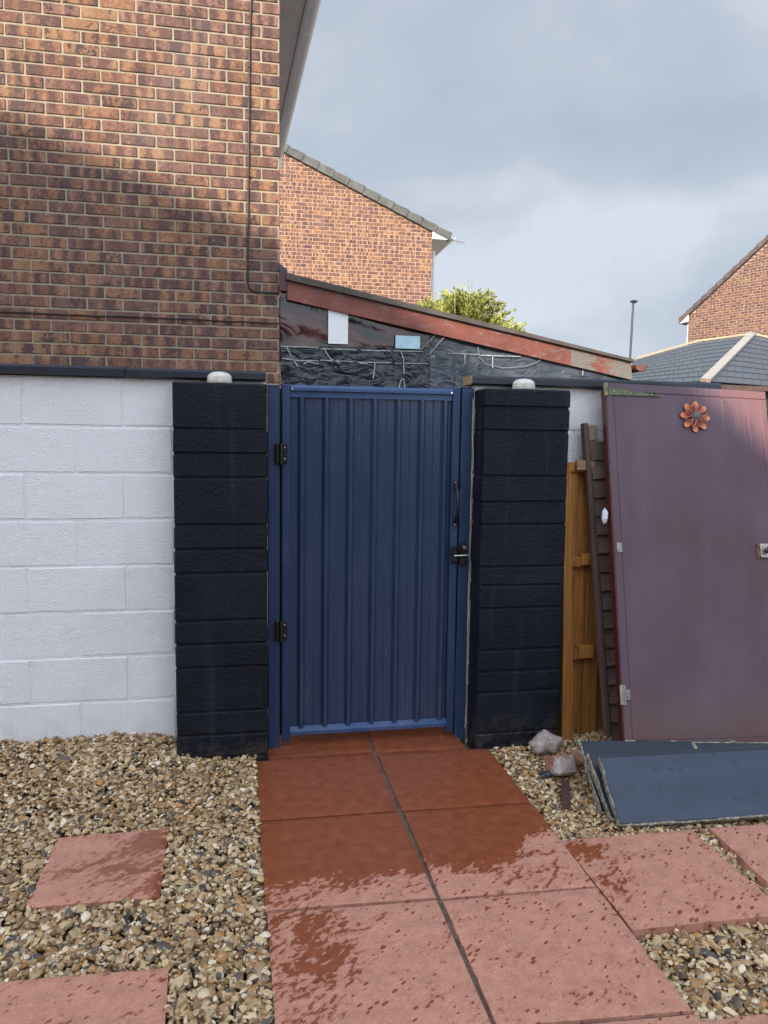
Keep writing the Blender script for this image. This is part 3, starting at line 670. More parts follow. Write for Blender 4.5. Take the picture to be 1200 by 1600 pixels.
# ================================================================== LEAN-TO
LY = 5.35
lt = thing('lean_to', 'lean-to shelter with flaking red bargeboard behind the gate', 'lean-to', (1.6, 6.5, 0))
g = G('flaking_red_paint', .6); o = g.pos(); x, y, z_ = g.sep(o)
fl = g.noise(g.map(o, (1.2, 1, 4.2), (0, R(14), 0)), 9, 6, .68, .5); fl2 = g.noise(g.map(o, (1.5, 1, 7), (0, R(14), 0)), 26, 4, .6)
m1 = g.math('ADD', g.math('MULTIPLY', fl, .75), g.math('MULTIPLY', fl2, .35))
thr = g.math('ADD', g.math('MULTIPLY', g.step(x, 2.405, 2.42), .20), g.math('MULTIPLY', g.step(x, 1.2, 2.3), .025))
rb = g.math('MULTIPLY', g.math('MULTIPLY', g.step(x, 2.52, 2.62), g.step(x, 2.82, 2.70)), .17)
bare = g.step(g.math('SUBTRACT', g.math('ADD', m1, thr), rb), .625, .655)
red = g.ramp(g.noise(o, 6, 4), [(.3, (.15, .044, .032)), (.7, (.235, .066, .043))])
gw = g.ramp(fl2, [(.3, (.12, .10, .085)), (.7, (.215, .19, .165))])
g.col(g.mix(bare, red, gw)); g.bump(g.math('ADD', bare, fl2), .3, .003); BARGE = g.mat
q = [onY(*p, LY) for p in [(449, 437), (985.5, 564.5), (988, 593.5), (449, 468)]]
mb = MB(); mb.prism([q[0], q[1], q[2], q[3]], (0, .03, 0)); build('bargeboard', mb, BARGE, lt)
q2 = [onY(*p, LY-.03) for p in [(447, 425.5), (991, 561.5), (992, 566), (447, 436)]]
mb = MB(); mb.prism(q2, (0, 4.2, -.12)); build('roof', mb, plain('brown_roof_felt', (.085, .070, .062), .85, 0, .25, 9, .5, 60), lt)
mb = MB(); p = onY(437, 424, LY); r_ = onY(449, 455, LY); mb.cbox(p.x, r_.x, LY, LY+.05, r_.z, p.z, .003); build('bracket', mb, MAROON, lt)
mb = MB(); p = onY(437, 412, LY+.03); mb.prism([p, onY(449, 421, LY+.03), onY(449, 427, LY+.03), onY(437, 427, LY+.03)], (0, .3, 0)); build('flashing', mb, plain('dark_lead_flashing', (.03, .035, .05), .4, .3, .3), lt)
mb = MB(); A = onY(996, 570, LY-.02)+Vector((.03, 0, 0)); gutter(mb, A, A+Vector((0, 4, 0)), (1, 0, 0), r=.050); mb.prism([A+Vector((-math.cos(math.pi*k/10)*.05, 0, -math.sin(math.pi*k/10)*.05)) for k in range(11)], (0, .005, 0))
build('gutter', mb, plain('brown_plastic', (.16, .065, .045), .35, 0, .15), lt, smooth=True)
# glazing and sheets: upper panes
g = G('dark_maroon_pane', .12); o = g.pos(); wv = g.noise(g.map(o, (1, 1, 1.3), (0, R(-35), 0)), 3.2, 3, .5, 1.5)
c = g.ramp(wv, [(.35, (.010, .006, .010)), (.5, (.035, .010, .012)), (.62, (.085, .028, .024)), (.75, (.03, .012, .014))])  # maroon waves paint the glass reflections and dark interior into the colour
g.col(c); g.bump(wv, .15, .04); PANE = g.mat
def sheet_mat(name, c0, c1, ro=.24):
    g = G(name, ro); o = g.pos(); wv = g.noise(g.map(o, (1.2, 1, 2.4), (0, R(18), 0)), 7, 4, .55, 1.0)
    g.col(g.ramp(wv, [(.35, c0), (.7, c1)])); g.bump(g.noise(g.map(o, (1, 1, 1.7), (0, R(20), 0)), 6, 3, .5, 1.6), .55, .035); return g.mat
FOIL = sheet_mat('black_plastic_sheet', (.008, .012, .020), (.020, .027, .040)); GREYS = sheet_mat('smoky_plastic_sheet', (.035, .045, .060), (.075, .085, .10), .35)
def panel(mb, pts_px, Y, n=14, m=10, amp=.008, seed=1):
    rr = random.Random(seed); ph = [rr.uniform(0, 6) for _ in range(6)]
    a, b, c_2, d = [onY(*p, Y) for p in pts_px]; vs = []
    for j in range(m+1):
        for i in range(n+1):
            s, t_ = i/n, j/m; p = (a*(1-s)+b*s)*(1-t_) + (d*(1-s)+c_2*s)*t_
            w = math.sin(s*9+t_*5+ph[0])*.5 + math.sin(t_*13-s*6+ph[1])*.5 + math.sin(s*21+t_*17+ph[2])*.3 + math.sin(t_*31+s*5+ph[3])*.2
            e_ = min(1, 5*min(s, 1-s)); p = p + Vector((0, amp*w*e_, 0)); vs.append(p)
    mb.add(vs, [[j*(n+1)+i, j*(n+1)+i+1, (j+1)*(n+1)+i+1, (j+1)*(n+1)+i] for j in range(m) for i in range(n)])
mb = MB(); panel(mb, [(438, 455), (671, 512), (671, 549), (438, 545)], LY+.045, amp=.004); build('window_pane', mb, PANE, lt, smooth='all', recalc=False)
mb = MB(); panel(mb, [(671.5, 510), (836, 549), (836, 562), (671.5, 553)], LY+.05, amp=.004); build('window_pane', mb, GREYS, lt, smooth='all', recalc=False)
xs = [438.5, 499.5, 557.8, 615.2, 671, 710, 750, 846]
for i, (a, bb) in enumerate(zip(xs[:-1], xs[1:])):
    ya = 541 if i < 4 else 551; mb = MB(); panel(mb, [(a+.3, ya), (bb-.3, ya+1.5), (bb-.3, 700), (a+.3, 700)], LY+.035, n=16, m=22, amp=.007, seed=i+3)
    build('plastic_sheet', mb, FOIL if i < 4 else GREYS, lt, smooth='all', recalc=False)
mb = MB(); panel(mb, [(846, 551), (986, 575), (988, 720), (846, 710)], LY+.035, n=20, m=16, amp=.006, seed=31); build('plastic_sheet', mb, GREYS, lt, smooth='all', recalc=False)
TAPE = plain('white_tape', (.30, .31, .30), .5, 0, .4, 20)
c4 = lambda P_: [(420+a/4.286, 400+b/4.286) for a, b in P_]; c5 = lambda P_: [(700+a/3.87, 460+b/3.87) for a, b in P_]
tapes = [c4(t_) for t_ in ([(80,605),(330,612)], [(348,620),(588,628)], [(617,630),(817,635)], [(835,635),(1040,640)], [(88,685),(200,700),(330,700)], [(343,697),(567,708)], [(597,712),(822,714)], [(845,718),(1068,720)],
  [(120,610),(155,680),(195,740)], [(232,722),(265,708),(330,722)], [(370,625),(415,690),(475,718)], [(610,718),(660,722)], [(712,715),(698,826)], [(885,640),(903,690),(905,788)], [(868,892),(885,832),(903,820),(913,894)], [(1082,682),(1112,670)])] + \
  [c5(t_) for t_ in ([(0,355),(190,363)], [(197,368),(440,375)], [(103,365),(103,420)], [(270,370),(270,445)], [(815,460),(815,490)])]
for k, tp in enumerate(tapes):
    mb = MB(); w = .85 if k not in (3, 7, 16) else .6
    for (a, b), (c2, d2) in zip(tp[:-1], tp[1:]):
        dx, dy = c2-a, d2-b; L_ = math.hypot(dx, dy); nx, ny = -dy/L_*w, dx/L_*w
        mb.prism([onY(a+nx, b+ny, LY+.018), onY(c2+nx, d2+ny, LY+.018), onY(c2-nx, d2-ny, LY+.018), onY(a-nx, b-ny, LY+.018)], (0, .0012, 0))
    build('tape', mb, TAPE, lt)
# curved clear hoop marks
mb = MB(); mb.tube([onY(697+math.cos(t_)*18, 604-math.sin(t_)*9, LY+.02) for t_ in [math.pi*k/16 for k in range(17)]], .003, 6); mb.tube([onY(x, y, LY+.02) for x, y in [(747, 542), (750, 560), (760, 570), (785, 575), (820, 573), (840, 566), (847, 560)]], .003, 6); build('clear_trim', mb, plain('translucent_trim', (.22, .24, .26), .25), lt, smooth=True)
mb = MB()
for a, b in (((671, 553), (706, 513)), ((655, 549), (684, 520))):
    mb.tube([onY(*a, LY+.03), onY(*b, LY+.03)], .004, 6)
build('wire', mb, TAPE, lt)
mb = MB(); e1 = onY(988, 593, LY); mb.box(e1.x-.06, e1.x-.01, LY+.03, LY+4.1, 0, e1.z+.06); build('side_wall', mb, BROWNW, lt)
mb = MB(); mb.box(.36, e1.x-.06, LY+.10, LY+.14, 0, 2.02); build('back_board', mb, plain('interior_dark_board', (.02, .018, .02), .8), lt)
mb = MB(); a, b = onY(513, 484, LY+.022), onY(543.5, 538, LY+.022); mb.box(a.x, b.x, LY+.020, LY+.023, b.z, a.z); single('card', mb, plain('white_card', (.78, .79, .80), .6, 0, .03), 'upright white card stuck in the lean-to window above the gate', 'card', (a.x, LY+.02, b.z))
mb = MB(); a, b = onY(618, 524, LY+.022), onY(656, 545.5, LY+.022); mb.box(a.x, b.x, LY+.020, LY+.023, b.z, a.z)
pc = single('card', mb, plain('pale_blue_card', (.40, .58, .64), .5, 0, .12, 14), 'small pale blue card lying lengthwise in the lean-to window', 'card', (a.x, LY+.02, b.z))

# ================================================================== NEIGHBOUR GABLE HOUSE
NY = 16.0
a_ = onY(455, 236, NY); b_ = onY(703, 369, NY); sl = (a_.z-b_.z)/(b_.x-a_.x)
nx1 = onY(674, 420, NY).x; ridge_x = -.9; topn = lambda u: (a_.z - sl*(u-a_.x) - .10) if u > ridge_x else (a_.z - sl*(2*ridge_x-u-a_.x) - .10)
nh = thing('neighbour_house', 'sunlit orange brick gable end of the house beyond the lean-to', 'house', (1, 19, 0))
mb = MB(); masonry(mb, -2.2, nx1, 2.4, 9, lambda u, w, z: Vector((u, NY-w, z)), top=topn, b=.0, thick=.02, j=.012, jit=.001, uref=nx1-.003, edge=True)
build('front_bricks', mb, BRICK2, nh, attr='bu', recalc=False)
xl = 2*ridge_x-nx1
mb = MB(); mb.prism([(xl, NY+.003, 0), (xl, NY+.003, topn(nx1)), (ridge_x, NY+.003, topn(ridge_x)), (nx1-.003, NY+.003, topn(nx1)), (nx1-.003, NY+.003, 0)], (0, 7, 0)); build('mortar_core', mb, MORT2, nh)
TILE = plain('mossy_grey_tile', (.115, .115, .103), .85, 0, .3, 7, .6, 30)
# roof slope with stepped verge tiles
dirr = Vector((1, 0, -sl)).normalized(); nrm = Vector((sl, 0, 1)).normalized()
rend = Vector((b_.x+.02, NY, b_.z+.0)); rtop = Vector((ridge_x, NY, a_.z+sl*(a_.x-ridge_x)))
mb = MB(); mb.prism([rtop+nrm*.02, rend+nrm*.02, rend-nrm*.03, rtop-nrm*.03], (0, 7.2, 0)); m2 = Vector((2*ridge_x, 0, 0))
mb.prism([Vector((2*ridge_x-p.x, p.y, p.z)) for p in (rtop+nrm*.02, rend+nrm*.02, rend-nrm*.03, rtop-nrm*.03)], (0, 7.2, 0)); rf = build('roof', mb, TILE, nh)
k = 0; L_ = (rend-rtop).length
while k*.335 < L_-.1:
    s0 = rend - dirr*(k*.335); s1 = s0 - dirr*.345
    mb = MB(); mb.prism([s0-nrm*.105, s0+nrm*.055, s1+nrm*.030, s1-nrm*.115], (0, .22, 0));
    for i_ in range(len(mb.v)): mb.v[i_] += Vector((0, -.07, 0))
    build('verge_tile', mb, TILE, nh); k += 1
mb = MB(); xe = onY(703, 373, NY).x; zt = onY(676, 374, NY).z
mb.prism([(nx1, NY-.055, zt), (nx1, NY-.055, topn(nx1)+.02), (xe-.02, NY-.055, b_.z-.09), (xe-.02, NY-.055, zt)], (0, .03, 0)); build('box_end', mb, UPVC, nh)
mb = MB(); mb.box(nx1, xe-.02, NY-.024, NY+7, zt, zt+.012); build('soffit', mb, UPVCG, nh)
mb = MB(); mb.box(xe-.018, xe, NY-.03, NY+7, zt-.005, b_.z-.06); build('fascia', mb, UPVC, nh)
mb = MB(); gutter(mb, (xe+.06, NY-.06, b_.z-.02), (xe+.06, NY+7, b_.z-.04), (1, 0, 0), r=.055); build('gutter', mb, UPVC, nh, smooth=True)
mb = MB(); mb.tube([onY(672.5, 392, NY+.3)+Vector((.07, 0, 0)), onY(672.5, 392, NY+.3)+Vector((.07, 0, -4.8))], .034, 8); build('downpipe', mb, UPVC, nh, smooth=True)
ae = thing('tv_aerial', 'small rod aerial reaching out past the eaves of the neighbour house', 'aerial', tuple(onY(705, 374, NY+1.5)))
mb = MB(); A = onY(690, 371, NY+1.5); B = onY(724, 379, NY+1.5); mb.tube([A, B], .010, 6); build('boom', mb, CHROME, ae)
for k in range(6):
    mb = MB(); p = A+(B-A)*(.38+.12*k); mb.tube([p+Vector((0, 0, .01)), p+Vector((.02, -.1, -.13+.01*k))], .006, 6); build('rod', mb, plain('aerial_rod', (.25, .25, .28), .5, .5) if k == 0 else bpy.data.materials['aerial_rod'], ae)

# ================================================================== RIGHT HOUSE
az = R(156); ud = Vector((math.sin(az), math.cos(az), 0)); nn_ = Vector((ud.y, -ud.x, 0))
if nn_.y > 0: nn_ = -nn_
O3 = onY(1076, 500, 22.0)
def P3(u, w, z): return Vector((O3.x, O3.y, 0)) + ud*u + nn_*w + Vector((0, 0, z))
def onR(px, py): p = onP(px, py, O3, nn_); return (p-Vector((O3.x, O3.y, 0))).dot(ud), p.z
ua, za = onR(1063, 500); ub, zb = onR(1200, 372); s3 = (zb-za)/(ub-ua)
rh = thing('red_brick_house', 'red brick house with steep roof edge at the far right', 'house', tuple(P3(2.5, -3, 0)))
UR = 5.2; top3 = lambda u: za + s3*(min(u, 2*UR-u)-ua) - .13
mb = MB(); masonry(mb, 0, 9.5, 3.2, 12, P3, top=top3, b=0, thick=.02, j=.012, uref=0); build('gable_bricks', mb, BRICK3, rh, attr='bu', recalc=False)
mb = MB(); zz0 = top3(0); mb.prism([P3(0, -.003, 0), P3(0, -.003, zz0), P3(UR, -.003, top3(UR)), P3(2*UR, -.003, zz0), P3(2*UR, -.003, 0)], -nn_*7); build('mortar_core', mb, MORT3, rh)
DT = plain('dark_brown_tile', (.12, .09, .085), .85, 0, .3, 6, .5, 20)
mb = MB(); e0 = (ua-.0, za); r0 = (UR, za+s3*(UR-ua))
mb.prism([P3(e0[0], .05, e0[1]), P3(r0[0], .05, r0[1]), P3(r0[0], .05, r0[1]-.13), P3(e0[0], .05, e0[1]-.13)], -nn_*7.2)
mb.prism([P3(2*UR-e0[0], .05, e0[1]), P3(r0[0], .05, r0[1]), P3(r0[0], .05, r0[1]-.13), P3(2*UR-e0[0], .05, e0[1]-.13)], -nn_*7.2); build('roof', mb, DT, rh)
th3 = math.atan(s3); k = 0
while True:
    u_0 = ua + k*.24; 
    if u_0 > UR: break
    mb = MB(); z_0 = za+s3*(u_0-ua); z_1 = za+s3*(u_0+.27-ua)
    mb.prism([P3(u_0, .09, z_0-.10), P3(u_0, .09, z_0+.06), P3(u_0+.27, .09, z_1+.02), P3(u_0+.27, .09, z_1-.12)], -nn_*.2); build('verge_tile', mb, DT, rh); k += 1
zs = onR(1074, 503)[1]
mb = MB(); mb.prism([P3(ua+.03, .06, zs), P3(0.02, .06, zs), P3(.02, .06, top3(.02)+.03), P3(ua+.03, .06, za-.12)], -nn_*.03); build('box_end', mb, UPVC, rh)
mb = MB(); mb.prism([P3(ua+.03, .03, zs), P3(0, .03, zs), P3(0, .03, zs+.012), P3(ua+.03, .03, zs+.012)], -nn_*7); build('soffit', mb, UPVC, rh)
mb = MB(); p = P3(-.06, -.1, zs); mb.tube([p, Vector((p.x, p.y, 0))], .035, 8); build('downpipe', mb, UPVC, rh, smooth=True)

# ================================================================== SLATE ROOFED EXTENSION
Cc = onY(1103, 596.5, 8.0); Tt = onP(1175, 524, onY(1175, 524, 10.4), Vector((0, 1, 0)))
dl = -ud
nL = (Tt-Cc).cross(dl).normalized(); A1 = onP(1088, 535.5, Cc, nL); A2 = onP(994, 562, Cc, nL); E1 = onP(960, 603, Cc, nL)
dr_ = Vector((math.sin(R(78)), math.cos(R(78)), 0)); nR = (Tt-Cc).cross(dr_).normalized(); B1 = onP(1230, 536, Cc, nR); B2 = onP(1230, 606, Cc, nR)
ex = thing('slate_extension', 'low garden room with blue grey slate roof behind the purple door', 'extension', (Cc.x+1, Cc.y+2, 0))
g = G('blue_grey_slate', .45); o = g.pos(); st = g.noise(g.map(o, (3, 3, 3)), 8, 5, .6)
c = g.ramp(st, [(.3, (.064, .073, .088)), (.7, (.092, .104, .122))]); c = g.mix(g.math('MULTIPLY', g.rand(), .30), c, (.055, .068, .088)); g.col(c); g.bump(st, .2, .005); SLATE = g.mat
def courses(mb, e0, e1, t0, t1, n, nrm_, lift=.006):
    if nrm_.z < 0: nrm_ = -nrm_
    for k in range(n):
        a, b = k/n, (k+1.0)/n
        p0, p1 = e0.lerp(t0, a), e1.lerp(t1, a); q0, q1 = e0.lerp(t0, b), e1.lerp(t1, b)
        m = 9
        for i in range(m):
            s, s2 = (i+(.5 if k % 2 else 0))/m, (i+1+(.5 if k % 2 else 0))/m - .004
            s, s2 = min(s, 1), min(s2, 1)
            if k % 2 and i == 0: s = 0
            if s2-s < .01: continue
            A_, B_ = p0.lerp(p1, s), p0.lerp(p1, s2); C_, D_ = q0.lerp(q1, s2), q0.lerp(q1, s)
            mb.prism([A_+nrm_*(lift*2.2), B_+nrm_*(lift*2.2), C_+nrm_*lift*.6, D_+nrm_*lift*.6], -nrm_*.008)
mb = MB(); courses(mb, E1, Cc, A2, A1, 10, nL); courses(mb, Cc, Cc.lerp(B2, .98), Tt, B1, 10, nR)
# triangle between A1, T and C
nl2 = nL if nL.z > 0 else -nL
courses(mb, Cc.lerp(Cc+dl*.001, 1), Cc, A1, Tt, 10, nL)
sr = build('roof', mb, SLATE, ex, recalc=True)
mb = MB(); lo = Vector((0, 0, -.03)); back = Vector((.4, 1.6, -.9))
for q4 in ((E1, Cc, Tt, A1, A2), (Cc, B2, B1, Tt)): mb.prism([p+lo*.7 for p in q4], lo)
build('roof_deck', mb, SLATE, ex)
LT = plain('new_pine_batten', (.46, .36, .24), .6, 0, .15, 10)
def bar(mb, a, b, w, h, upn): 
    d = (b-a).normalized(); s = d.cross(upn).normalized()*w/2; n_ = s.cross(d).normalized()*h
    if n_.z < 0: n_ = -n_
    mb.prism([a-s, a+s, a+s+n_, a-s+n_], b-a)
for a, b in ((A2, A1), (A1, Tt), (Tt, B1)):
    mb = MB(); bar(mb, a+Vector((0, 0, .01)), b+Vector((0, 0, .01)), .04, .028, Vector((0, 0, 1))); build('batten', mb, LT, ex)
HIPT = plain('pale_hip_capping', (.34, .31, .28), .7, 0, .12, 10, .3)
mb = MB(); nb_ = (nl2 + (nR if nR.z > 0 else -nR)).normalized(); bar(mb, Cc+nb_*.01-(Tt-Cc)*.01, Tt+nb_*.01, .105, .035, nb_); hp = build('hip_capping', mb, HIPT, ex)
mb = MB(); a = Cc-(Tt-Cc)*.013+nb_*.005; bar(mb, a, a+(Tt-Cc)*.003, .112, .040, nb_); build('end_block', mb, GREYW, hp)
GB = bpy.data.materials['brown_plastic']
mb = MB(); g0 = onY(1060, 599.5, 7.93); g1 = onY(1230, 612, 7.93); gutter(mb, g0, g1, (0, -1, 0), r=.036)
gu = build('gutter', mb, GB, ex, smooth=True)
for s in (.03, .20, .33, .66): mb = MB(); p = g0.lerp(g1, s); gutter(mb, p, p+(g1-g0).normalized()*.025, (0, -1, 0), r=.041); build('bracket', mb, GB, gu, smooth=True)
mb = MB(); q = onY(1200, 640, 8.0)
pl = [Vector((E1.x, E1.y, 0)), Vector((Cc.x, Cc.y+.12, 0)), Vector((B2.x, B2.y+.12, 0)), Vector((B1.x, B1.y, 0)), Vector((Tt.x, Tt.y+.2, 0)), Vector((A1.x, A1.y, 0)), Vector((A2.x, A2.y, 0))]
mb.prism([p+Vector((0, 0, 2.0)) for p in pl], (0, 0, -2.0)); build('wall', mb, plain('dark_brick_render', (.12, .07, .055), .9), ex)
mb = MB(); f0, f1 = Cc.lerp(E1, 1), Cc; 
mb.prism([E1+Vector((0, 0, -.015)), Cc+Vector((0, 0, -.015)), Cc+Vector((0, 0, -.07)), E1+Vector((0, 0, -.07))], (0, .03, 0)); mb.prism([Cc+Vector((0, .0, -.015)), B2+Vector((0, 0, -.015)), B2+Vector((0, 0, -.07)), Cc+Vector((0, 0, -.07))], (0, .03, 0)); build('fascia', mb, plain('black_fascia', (.015, .013, .012), .5), ex)

# dark green shed beyond the right end of the wall
sh = thing('green_shed', 'dark green boarded shed glimpsed past the top right of the purple door', 'shed', (3.9, 5.0, 0))
GRN = wood('dark_green_stain', (.016, .034, .030), (.008, .016, .015))
mb = MB()
for k in range(13): mb.cbox(2.95, 4.9, 4.42+.004*(k % 2), 4.45, .02+k*.148, .02+(k+1)*.148-.006, .003)
mb.box(2.96, 4.89, 4.45, 6.2, 0, 1.92); build('wall', mb, GRN, sh)
mb = MB(); p = onY(1196, 622, 4.4); mb.prism([(2.90, 4.34, 1.925), (4.95, 4.34, 1.925), (4.95, 6.25, 1.99), (2.90, 6.25, 1.99)], (0, 0, .03)); build('roof', mb, BROWNW, sh)

# ================================================================== LAMP POST
lp = thing('street_lamp', 'tall thin grey street lamp against the sky', 'street lamp', (onY(985, 560, 40).x, 40, 0))
top_ = onY(989.5, 473, 40); bt = onY(984.5, 560, 40); base_ = bt + (bt-top_)*(bt.z/(top_.z-bt.z))
PG = plain('galvanised_grey_steel', (.045, .052, .065), .5, .2, .1)
mb = MB(); mb.tube([base_, base_.lerp(top_, .3), base_.lerp(top_, .301), top_], [.11, .10, .075, .055], 10); build('pole', mb, PG, lp, smooth=True)
mb = MB(); mb.lathe([(.03, -.08), (.06, -.02), (.20, .03), (.22, .08), (.10, .14), (.02, .16)], (top_.x+.03, 40, top_.z), 14, sx=1.0); build('lantern', mb, PG, lp, smooth=True)

# ================================================================== CONIFER
def conifer(cx, cy2, zt, rad, lab):
    t = thing('conifer', lab, 'tree', (cx, cy2, 0))
    mb = MB(); mb.tube([(cx, cy2, 0), (cx+.05, cy2, zt*.5), (cx-.03, cy2, zt*.82)], [.14, .10, .04], 8)
    rr = random.Random(5); tips = []
    for _ in range(520):
        zz = zt*(.60+.40*rr.random()**.55); a = rr.uniform(0, 2*math.pi)
        hr = math.sqrt(max(.02, 1 - max(0, (zz-zt*.80)/(zt*.205))**2)); R_ = rad*max(.1, hr)*rr.uniform(.45, 1.12)
        tips.append(Vector((cx+math.cos(a)*R_, cy2+math.sin(a)*R_, zz+rr.uniform(-.1, .12))))
    for tp in tips:
        b0 = Vector((cx+(tp.x-cx)*.1, cy2+(tp.y-cy2)*.1, tp.z-.35-.2*rr.random()))
        mb.tube([b0, b0.lerp(tp, .6)+Vector((0, 0, -.05)), tp], [.014, .008, .003], 4, cap=False)
    build('trunk', mb, plain('conifer_bark', (.09, .06, .04), .9, 0, .3, 10), t)
    lv = MB()
    for tp in tips:
        out = Vector((tp.x-cx, tp.y-cy2, .0)).normalized()
        main = (out*rr.uniform(.5, 1) + Vector((0, 0, rr.uniform(.1, .8)))).normalized()
        L = rr.uniform(.28, .5); side = main.cross(Vector((0, 0, 1))).normalized(); upv = side.cross(main)
        st_ = tp - main*L*.7
        for q_ in range(46):
            s = rr.random(); c0 = st_ + main*L*s
            d = (main*rr.uniform(.5, 1) + side*rr.uniform(-1, 1)*(1.15-s) + upv*rr.uniform(-.35, .6)).normalized()
            ll = rr.uniform(.06, .13)*(1.2-s*.5); w = d.cross(Vector((rr.uniform(-1, 1), rr.uniform(-1, 1), rr.uniform(-1, 1)))).normalized()*rr.uniform(.008, .017)
            lv.add([c0, c0+d*ll*.5+w, c0+d*ll, c0+d*ll*.5-w], [(0, 1, 2, 3)])
    # a few long leader shoots
    for _ in range(34):
        a = rr.uniform(0, 2*math.pi); R_ = rad*rr.uniform(0, .85); z0_ = zt*(1-.16*(R_/rad)**2) - .25
        p = Vector((cx+math.cos(a)*R_, cy2+math.sin(a)*R_, z0_)); q_ = p+Vector((rr.uniform(-.08, .08), rr.uniform(-.08, .08), rr.uniform(.35, .62)))
        for i in range(26):
            c0 = p.lerp(q_, rr.random()); d = Vector((rr.uniform(-1, 1), rr.uniform(-1, 1), rr.uniform(.2, 1))).normalized(); ll = rr.uniform(.02, .05); w = d.cross(Vector((0, 1, 0))).normalized()*.006
            lv.add([c0, c0+d*ll*.5+w, c0+d*ll, c0+d*ll*.5-w], [(0, 1, 2, 3)])
        lv.tube([p, q_], [.005, .002], 3, cap=False)
    g = G('golden_conifer_leaf', .55); o = g.pos(); r = g.rand()
    c = g.ramp(r, [(0, (.22, .27, .05)), (.35, (.42, .44, .09)), (.65, (.58, .54, .12)), (.85, (.75, .68, .30)), (1, (.16, .21, .06))])
    c = g.mix(g.step(g.noise(o, 2.6, 3), .42, .62), g.mix(.6, c, (.06, .09, .02)), c); g.col(c)
    build('crown', lv, g.mat, t, recalc=False)
cc = onY(738, 470, 14)
conifer(cc.x+.05, 14.6, onY(745, 457, 14).z, 1.0, 'yellow green conifer showing above the lean-to roof')
cf2 = onY(690, 490, 15)
conifer(cf2.x-.1, 15.2, onY(690, 480, 15).z, .62, 'lower sparse conifer at the corner of the neighbour house')

# ================================================================== FENCE PANELS
fp = thing('fence_panel', 'orange stained fence panel standing against the wall by the black pillar', 'fence panel', (2.1, 3.8, 0))
zt = 1.485
mb = MB(); mb.add([(1.696, 3.79, zt), (1.728, 3.79, zt), (1.700+.088, 3.76, -.02), (1.722, 3.76, -.02), (1.696, 3.835, zt), (1.728, 3.835, zt), (1.788, 3.805, -.02), (1.722, 3.805, -.02)], [(0,1,2,3), (7,6,5,4), (0,3,7,4), (1,5,6,2), (0,4,5,1), (3,2,6,7)]); build('side_batten', mb, ORANGE, fp)
mb = MB(); xs = [1.705, 1.79, 1.86, 1.95, 2.05, 2.15, 2.25]
for i, (a, bb) in enumerate(zip(xs[:-1], xs[1:])): mb.cbox(a-(.012 if i % 2 else 0), bb-.003+(.012 if i % 2 else 0), 3.822+(.026 if i % 2 else 0), 3.836+(.026 if i % 2 else 0), -.02, zt-.04, .002)
build('boards', mb, ORANGE, fp)
mb = MB(); mb.cbox(1.70, 2.4, 3.80, 3.855, 1.435, 1.485, .003); build('top_rail', mb, ORANGE, fp)
for a_z, b_z in ((.93, .985), (.418, .482)):
    mb = MB(); mb.cbox(1.757, 1.815, 3.800, 3.832, a_z-.002, b_z-.004, .003); mb.cbox(1.808, 1.90, 3.788, 3.830, a_z+.008, b_z+.012, .003); build('rail', mb, ORANGE, fp)
    mb = MB(); mb.tube([(1.772, 3.7995, a_z+.02), (1.772, 3.797, a_z+.02)], .003, 6); build('nail', mb, BLACKM, fp)
mb = MB(); mb.cbox(1.758, 1.86, 3.778, 3.799, 1.445, 1.497, .004, T=None); single('timber_offcut', mb, wood('raw_sawn_timber', (.36, .24, .13), (.2, .12, .06), sc=(2, 20, 20)), 'sawn timber lying along the top of the orange fence panel', 'timber', (1.9, 3.77, 1.452))

def frame(TL, TR_, BL):       # returns matrix: x along width, z up the face, y into the panel
    TL, TR_, BL = Vector(TL), Vector(TR_), Vector(BL); z = (TL-BL).normalized(); x = (TR_-TL); x = (x - z*x.dot(z)).normalized(); y = z.cross(x)
    return Matrix(((x.x, y.x, z.x, BL.x), (x.y, y.y, z.y, BL.y), (x.z, y.z, z.z, BL.z), (0, 0, 0, 1))), (TL-BL).length
def local_thing(name, label, cat, M4, group=None):
    o = bpy.data.objects.new(name, None); C.objects.link(o); o.matrix_world = M4; ORG[o.name] = Vector((0, 0, 0)); return tag(o, label, cat, group)
# dark brown leaning panel
TL = onY(911, 661, 3.80); BL = onY(948, 1152, 3.60); TRp = TL+Vector((1, -.015, .03))
Mf, hh = frame(TL, TRp, BL); dk = local_thing('fence_panel', 'dark brown slatted fence panel leaning between the orange panel and the purple door', 'fence panel', Mf)
mb = MB(); mb.cbox(0, .025, -.004, .036, 0, hh, .003); build('side_batten', mb, BROWNW, dk)
mb = MB(); mb.cbox(.0252, .031, .003, .030, .0, hh-.006, .002); build('inner_batten', mb, SLATW, dk)
mb = MB()
for k in range(16):
    zc = hh-.10-k*.0985; mb.cbox(.032, .62, .012, .022, zc-.10, zc, .002, T=Matrix.Rotation(R(-3), 4, 'X') if False else None)
    for i_ in range(len(mb.v)-24, len(mb.v)):
        p = mb.v[i_]; mb.v[i_] = Vector((p.x, p.y - (zc-p.z)*.15, p.z))
build('slats', mb, SLATW, dk)
mb = MB(); mb.cbox(.034, .085, .014, .036, hh-.095, hh-.010, .006, jit=.003); build('broken_slat', mb, GREYW, dk)
